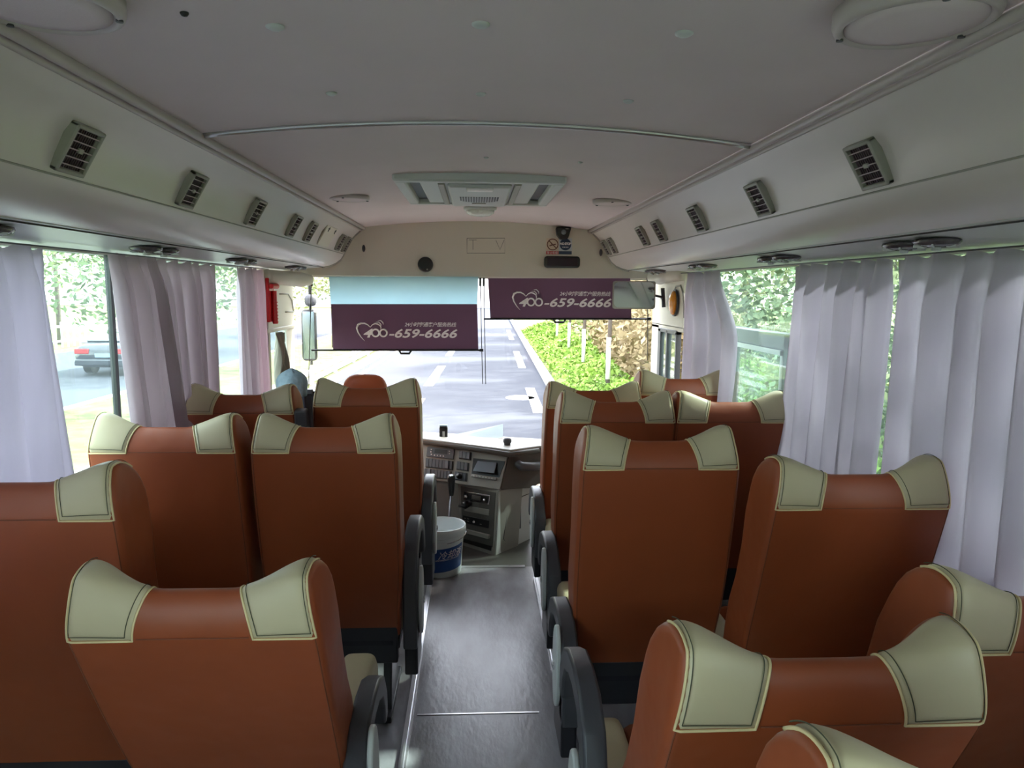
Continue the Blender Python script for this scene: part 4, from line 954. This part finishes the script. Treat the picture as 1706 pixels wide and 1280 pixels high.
# young trees with white painted trunks on the bank
for k, (px, py, y) in enumerate(((928, 560, 34), (948, 572, 28), (972, 592, 22), (1013, 618, 17))):
    p = at(px, py, y=y); tree('young tree with white painted trunk on the bank, %s' % ('farthest', 'second farthest', 'second nearest', 'nearest')[k], p.x, y, 4.8, 1.0, M_leafy, 260, .08, 90+k, 'young_tree', True, .055, 'young trees with white painted trunks', zb=p.z-.2)
# trees ahead and left
k = 0
for x, y, h, cr, m in ((-6.8, 24, 6.5, 2.6, M_leafy), (-7.2, 33, 7.5, 3, M_leafd), (-6.6, 44, 8, 3, M_leafd), (-21, 14, 8, 3.6, M_leafd), (-20, 21, 8, 3.6, M_leafy), (-21.5, 28, 9, 4, M_leafd), (-20.5, 7, 8, 3.6, M_leafy), (-21, 36, 9, 4, M_leafy), (-21, 46, 9, 4.2, M_leafd), (-6.9, 15.2, 6.4, 2.6, M_leafd), (-6.9, 5.0, 5.6, 2.0, M_leafy)):
    k += 1; lab = ['yellowish tree on the median, third from the bus', 'dark tree on the median behind the yellowish one', 'farthest dark tree on the median', 'dark tree beyond the far carriageway, level with the car gap', 'yellowish tree beyond the parked car', 'dark tree beyond the car, further ahead', 'yellowish tree beyond the far road, nearest the camera',
        'yellow green tree far ahead beyond the left road', 'darkest tree farthest ahead beyond the left road', 'dark green median tree second from the bus', 'yellowish median tree nearest the bus'][k-1]
    tree(lab, rx(x, y), y, h, cr, m, *((6500, .07) if y < 13 else (6000, .085) if y < 25 else (3200, .13)), 120+k, tr=.12, cz=h*.66)
for k, (x, y, h, cr) in enumerate(((8.2, 15, 9.5, 3.0), (7.6, 21.5, 9.5, 3.1), (8.4, 28, 10, 3.2), (7.8, 35.5, 10, 3.3), (8.4, 43, 10, 3.3), (8, 52, 10, 3.5))):
    tree('tall shade tree on the right bank behind the bushes, %s from the bus' % ('nearest', 'second', 'third', 'fourth', 'fifth', 'farthest')[k], rx(x, y), y, h, cr, M_leafd, 3600, .15, 160+k, tr=.14, cz=h*.68)
# far pale wall across the end of the road
hx = thing('noise_wall', 'pale wall closing the view far ahead of the road', 'wall', (rx(0, 110), 110, ZR))
b = MB(); b.box((-70, 0, 0), (70, .4, 7)); b.build('wall_panel', mat('pale_concrete', 'd8d3d2', .9, noise=.05, nscale=.3), hx)
b = MB()
for i in range(29): b.box((-70+i*5, -.1, 0), (-69.7+i*5, .5, 7.3))
b.build('pilasters', M_kerb, hx)
# white fence beyond the far carriageway
hx = thing('park_fence', 'white picket fence beyond the far carriageway', 'fence', (-18.6, 0, ZR))
b = MB(); b.box((-.03, -10, .9), (.03, 60, 1.0)); b.box((-.03, -10, .25), (.03, 60, .33)); b.build('rails', M_kerb, hx)
b = MB()
for i in range(140): b.box((-.02, -10+i*.5, 0), (.02, -9.9+i*.5, 1.15))
b.build('pickets', M_kerb, hx)
# black car on the far carriageway
p = at(178, 600, y=20); carx = at(160, 580, y=23.3).x+.9
t = thing('car', 'black saloon car seen through the left window gap', 'car', (carx-.35, 22.6, ZR))
sec = [(0, .30, .78, .80), (.05, .28, .95, .86), (.25, .26, 1.02, .90), (.9, .24, 1.05, .92), (1.6, .22, 1.0, .93), (2.6, .22, .98, .93), (3.5, .22, .92, .92), (4.3, .24, .80, .88), (4.65, .30, .62, .78)]
b = MB(); R_ = 16
for (y, z0, z1, hwd) in sec:
    for i in range(R_):
        a = 2*PI*i/R_; ca, sa = math.cos(a), math.sin(a); b.v.append(Vector((math.copysign(abs(ca)**.45, ca)*hwd, y, (z0+z1)/2+math.copysign(abs(sa)**.5, sa)*(z1-z0)/2)))
b.f = [(j*R_+i, j*R_+(i+1) % R_, (j+1)*R_+(i+1) % R_, (j+1)*R_+i) for j in range(len(sec)-1) for i in range(R_)]+[tuple(range(R_))[::-1], tuple(range((len(sec)-1)*R_, len(sec)*R_))]
b.build('body', M_carb, t, smooth=True)
b = MB(); cs = [(.35, 1.0, 1.02, .80), (.9, .98, 1.30, .74), (1.4, .96, 1.42, .68), (2.3, .95, 1.43, .68), (2.9, .93, 1.28, .72), (3.5, .88, .93, .80)]
for (y, z0, z1, hwd) in cs: b.v += [Vector((-.86, y, z0)), Vector((.86, y, z0)), Vector((hwd, y, z1)), Vector((-hwd, y, z1))]
b.f = [(j*4+i, j*4+(i+1) % 4, (j+1)*4+(i+1) % 4, (j+1)*4+i) for j in range(5) for i in range(4)]+[(3, 2, 1, 0), (20, 21, 22, 23)]
b.build('cabin', M_carb, t, bev=.04)
b = MB(); b.prism([(-.66, .40, 1.06), (.66, .40, 1.06), (.60, .93, 1.33), (-.60, .93, 1.33)], (0, -.03, .03)); b.build('rear_window', M_screen, t)
for sg in (-1, 1):
    b = MB(); b.box((min(sg*.42, sg*.84), -.03, .70), (max(sg*.42, sg*.84), .10, .86)); b.build('tail_light', M_tail, t, bev=.02)
    for yy in (.85, 3.7): b = MB(); b.lathe([(.2, -.11), (.32, -.11), (.33, 0), (.32, .11), (.2, .11)], 24, Matrix.Translation((sg*.80, yy, .33)) @ Matrix.Rotation(PI/2, 4, 'Y')); b.build('wheel', M_black, t)
b = MB(); b.box((-.24, -.02, .60), (.24, .02, .72)); b.build('number_plate', M_bluegrey, t)
b = MB(); b.box((-.85, -.06, .34), (.85, .12, .54)); b.build('rear_bumper', M_carb, t, bev=.04)
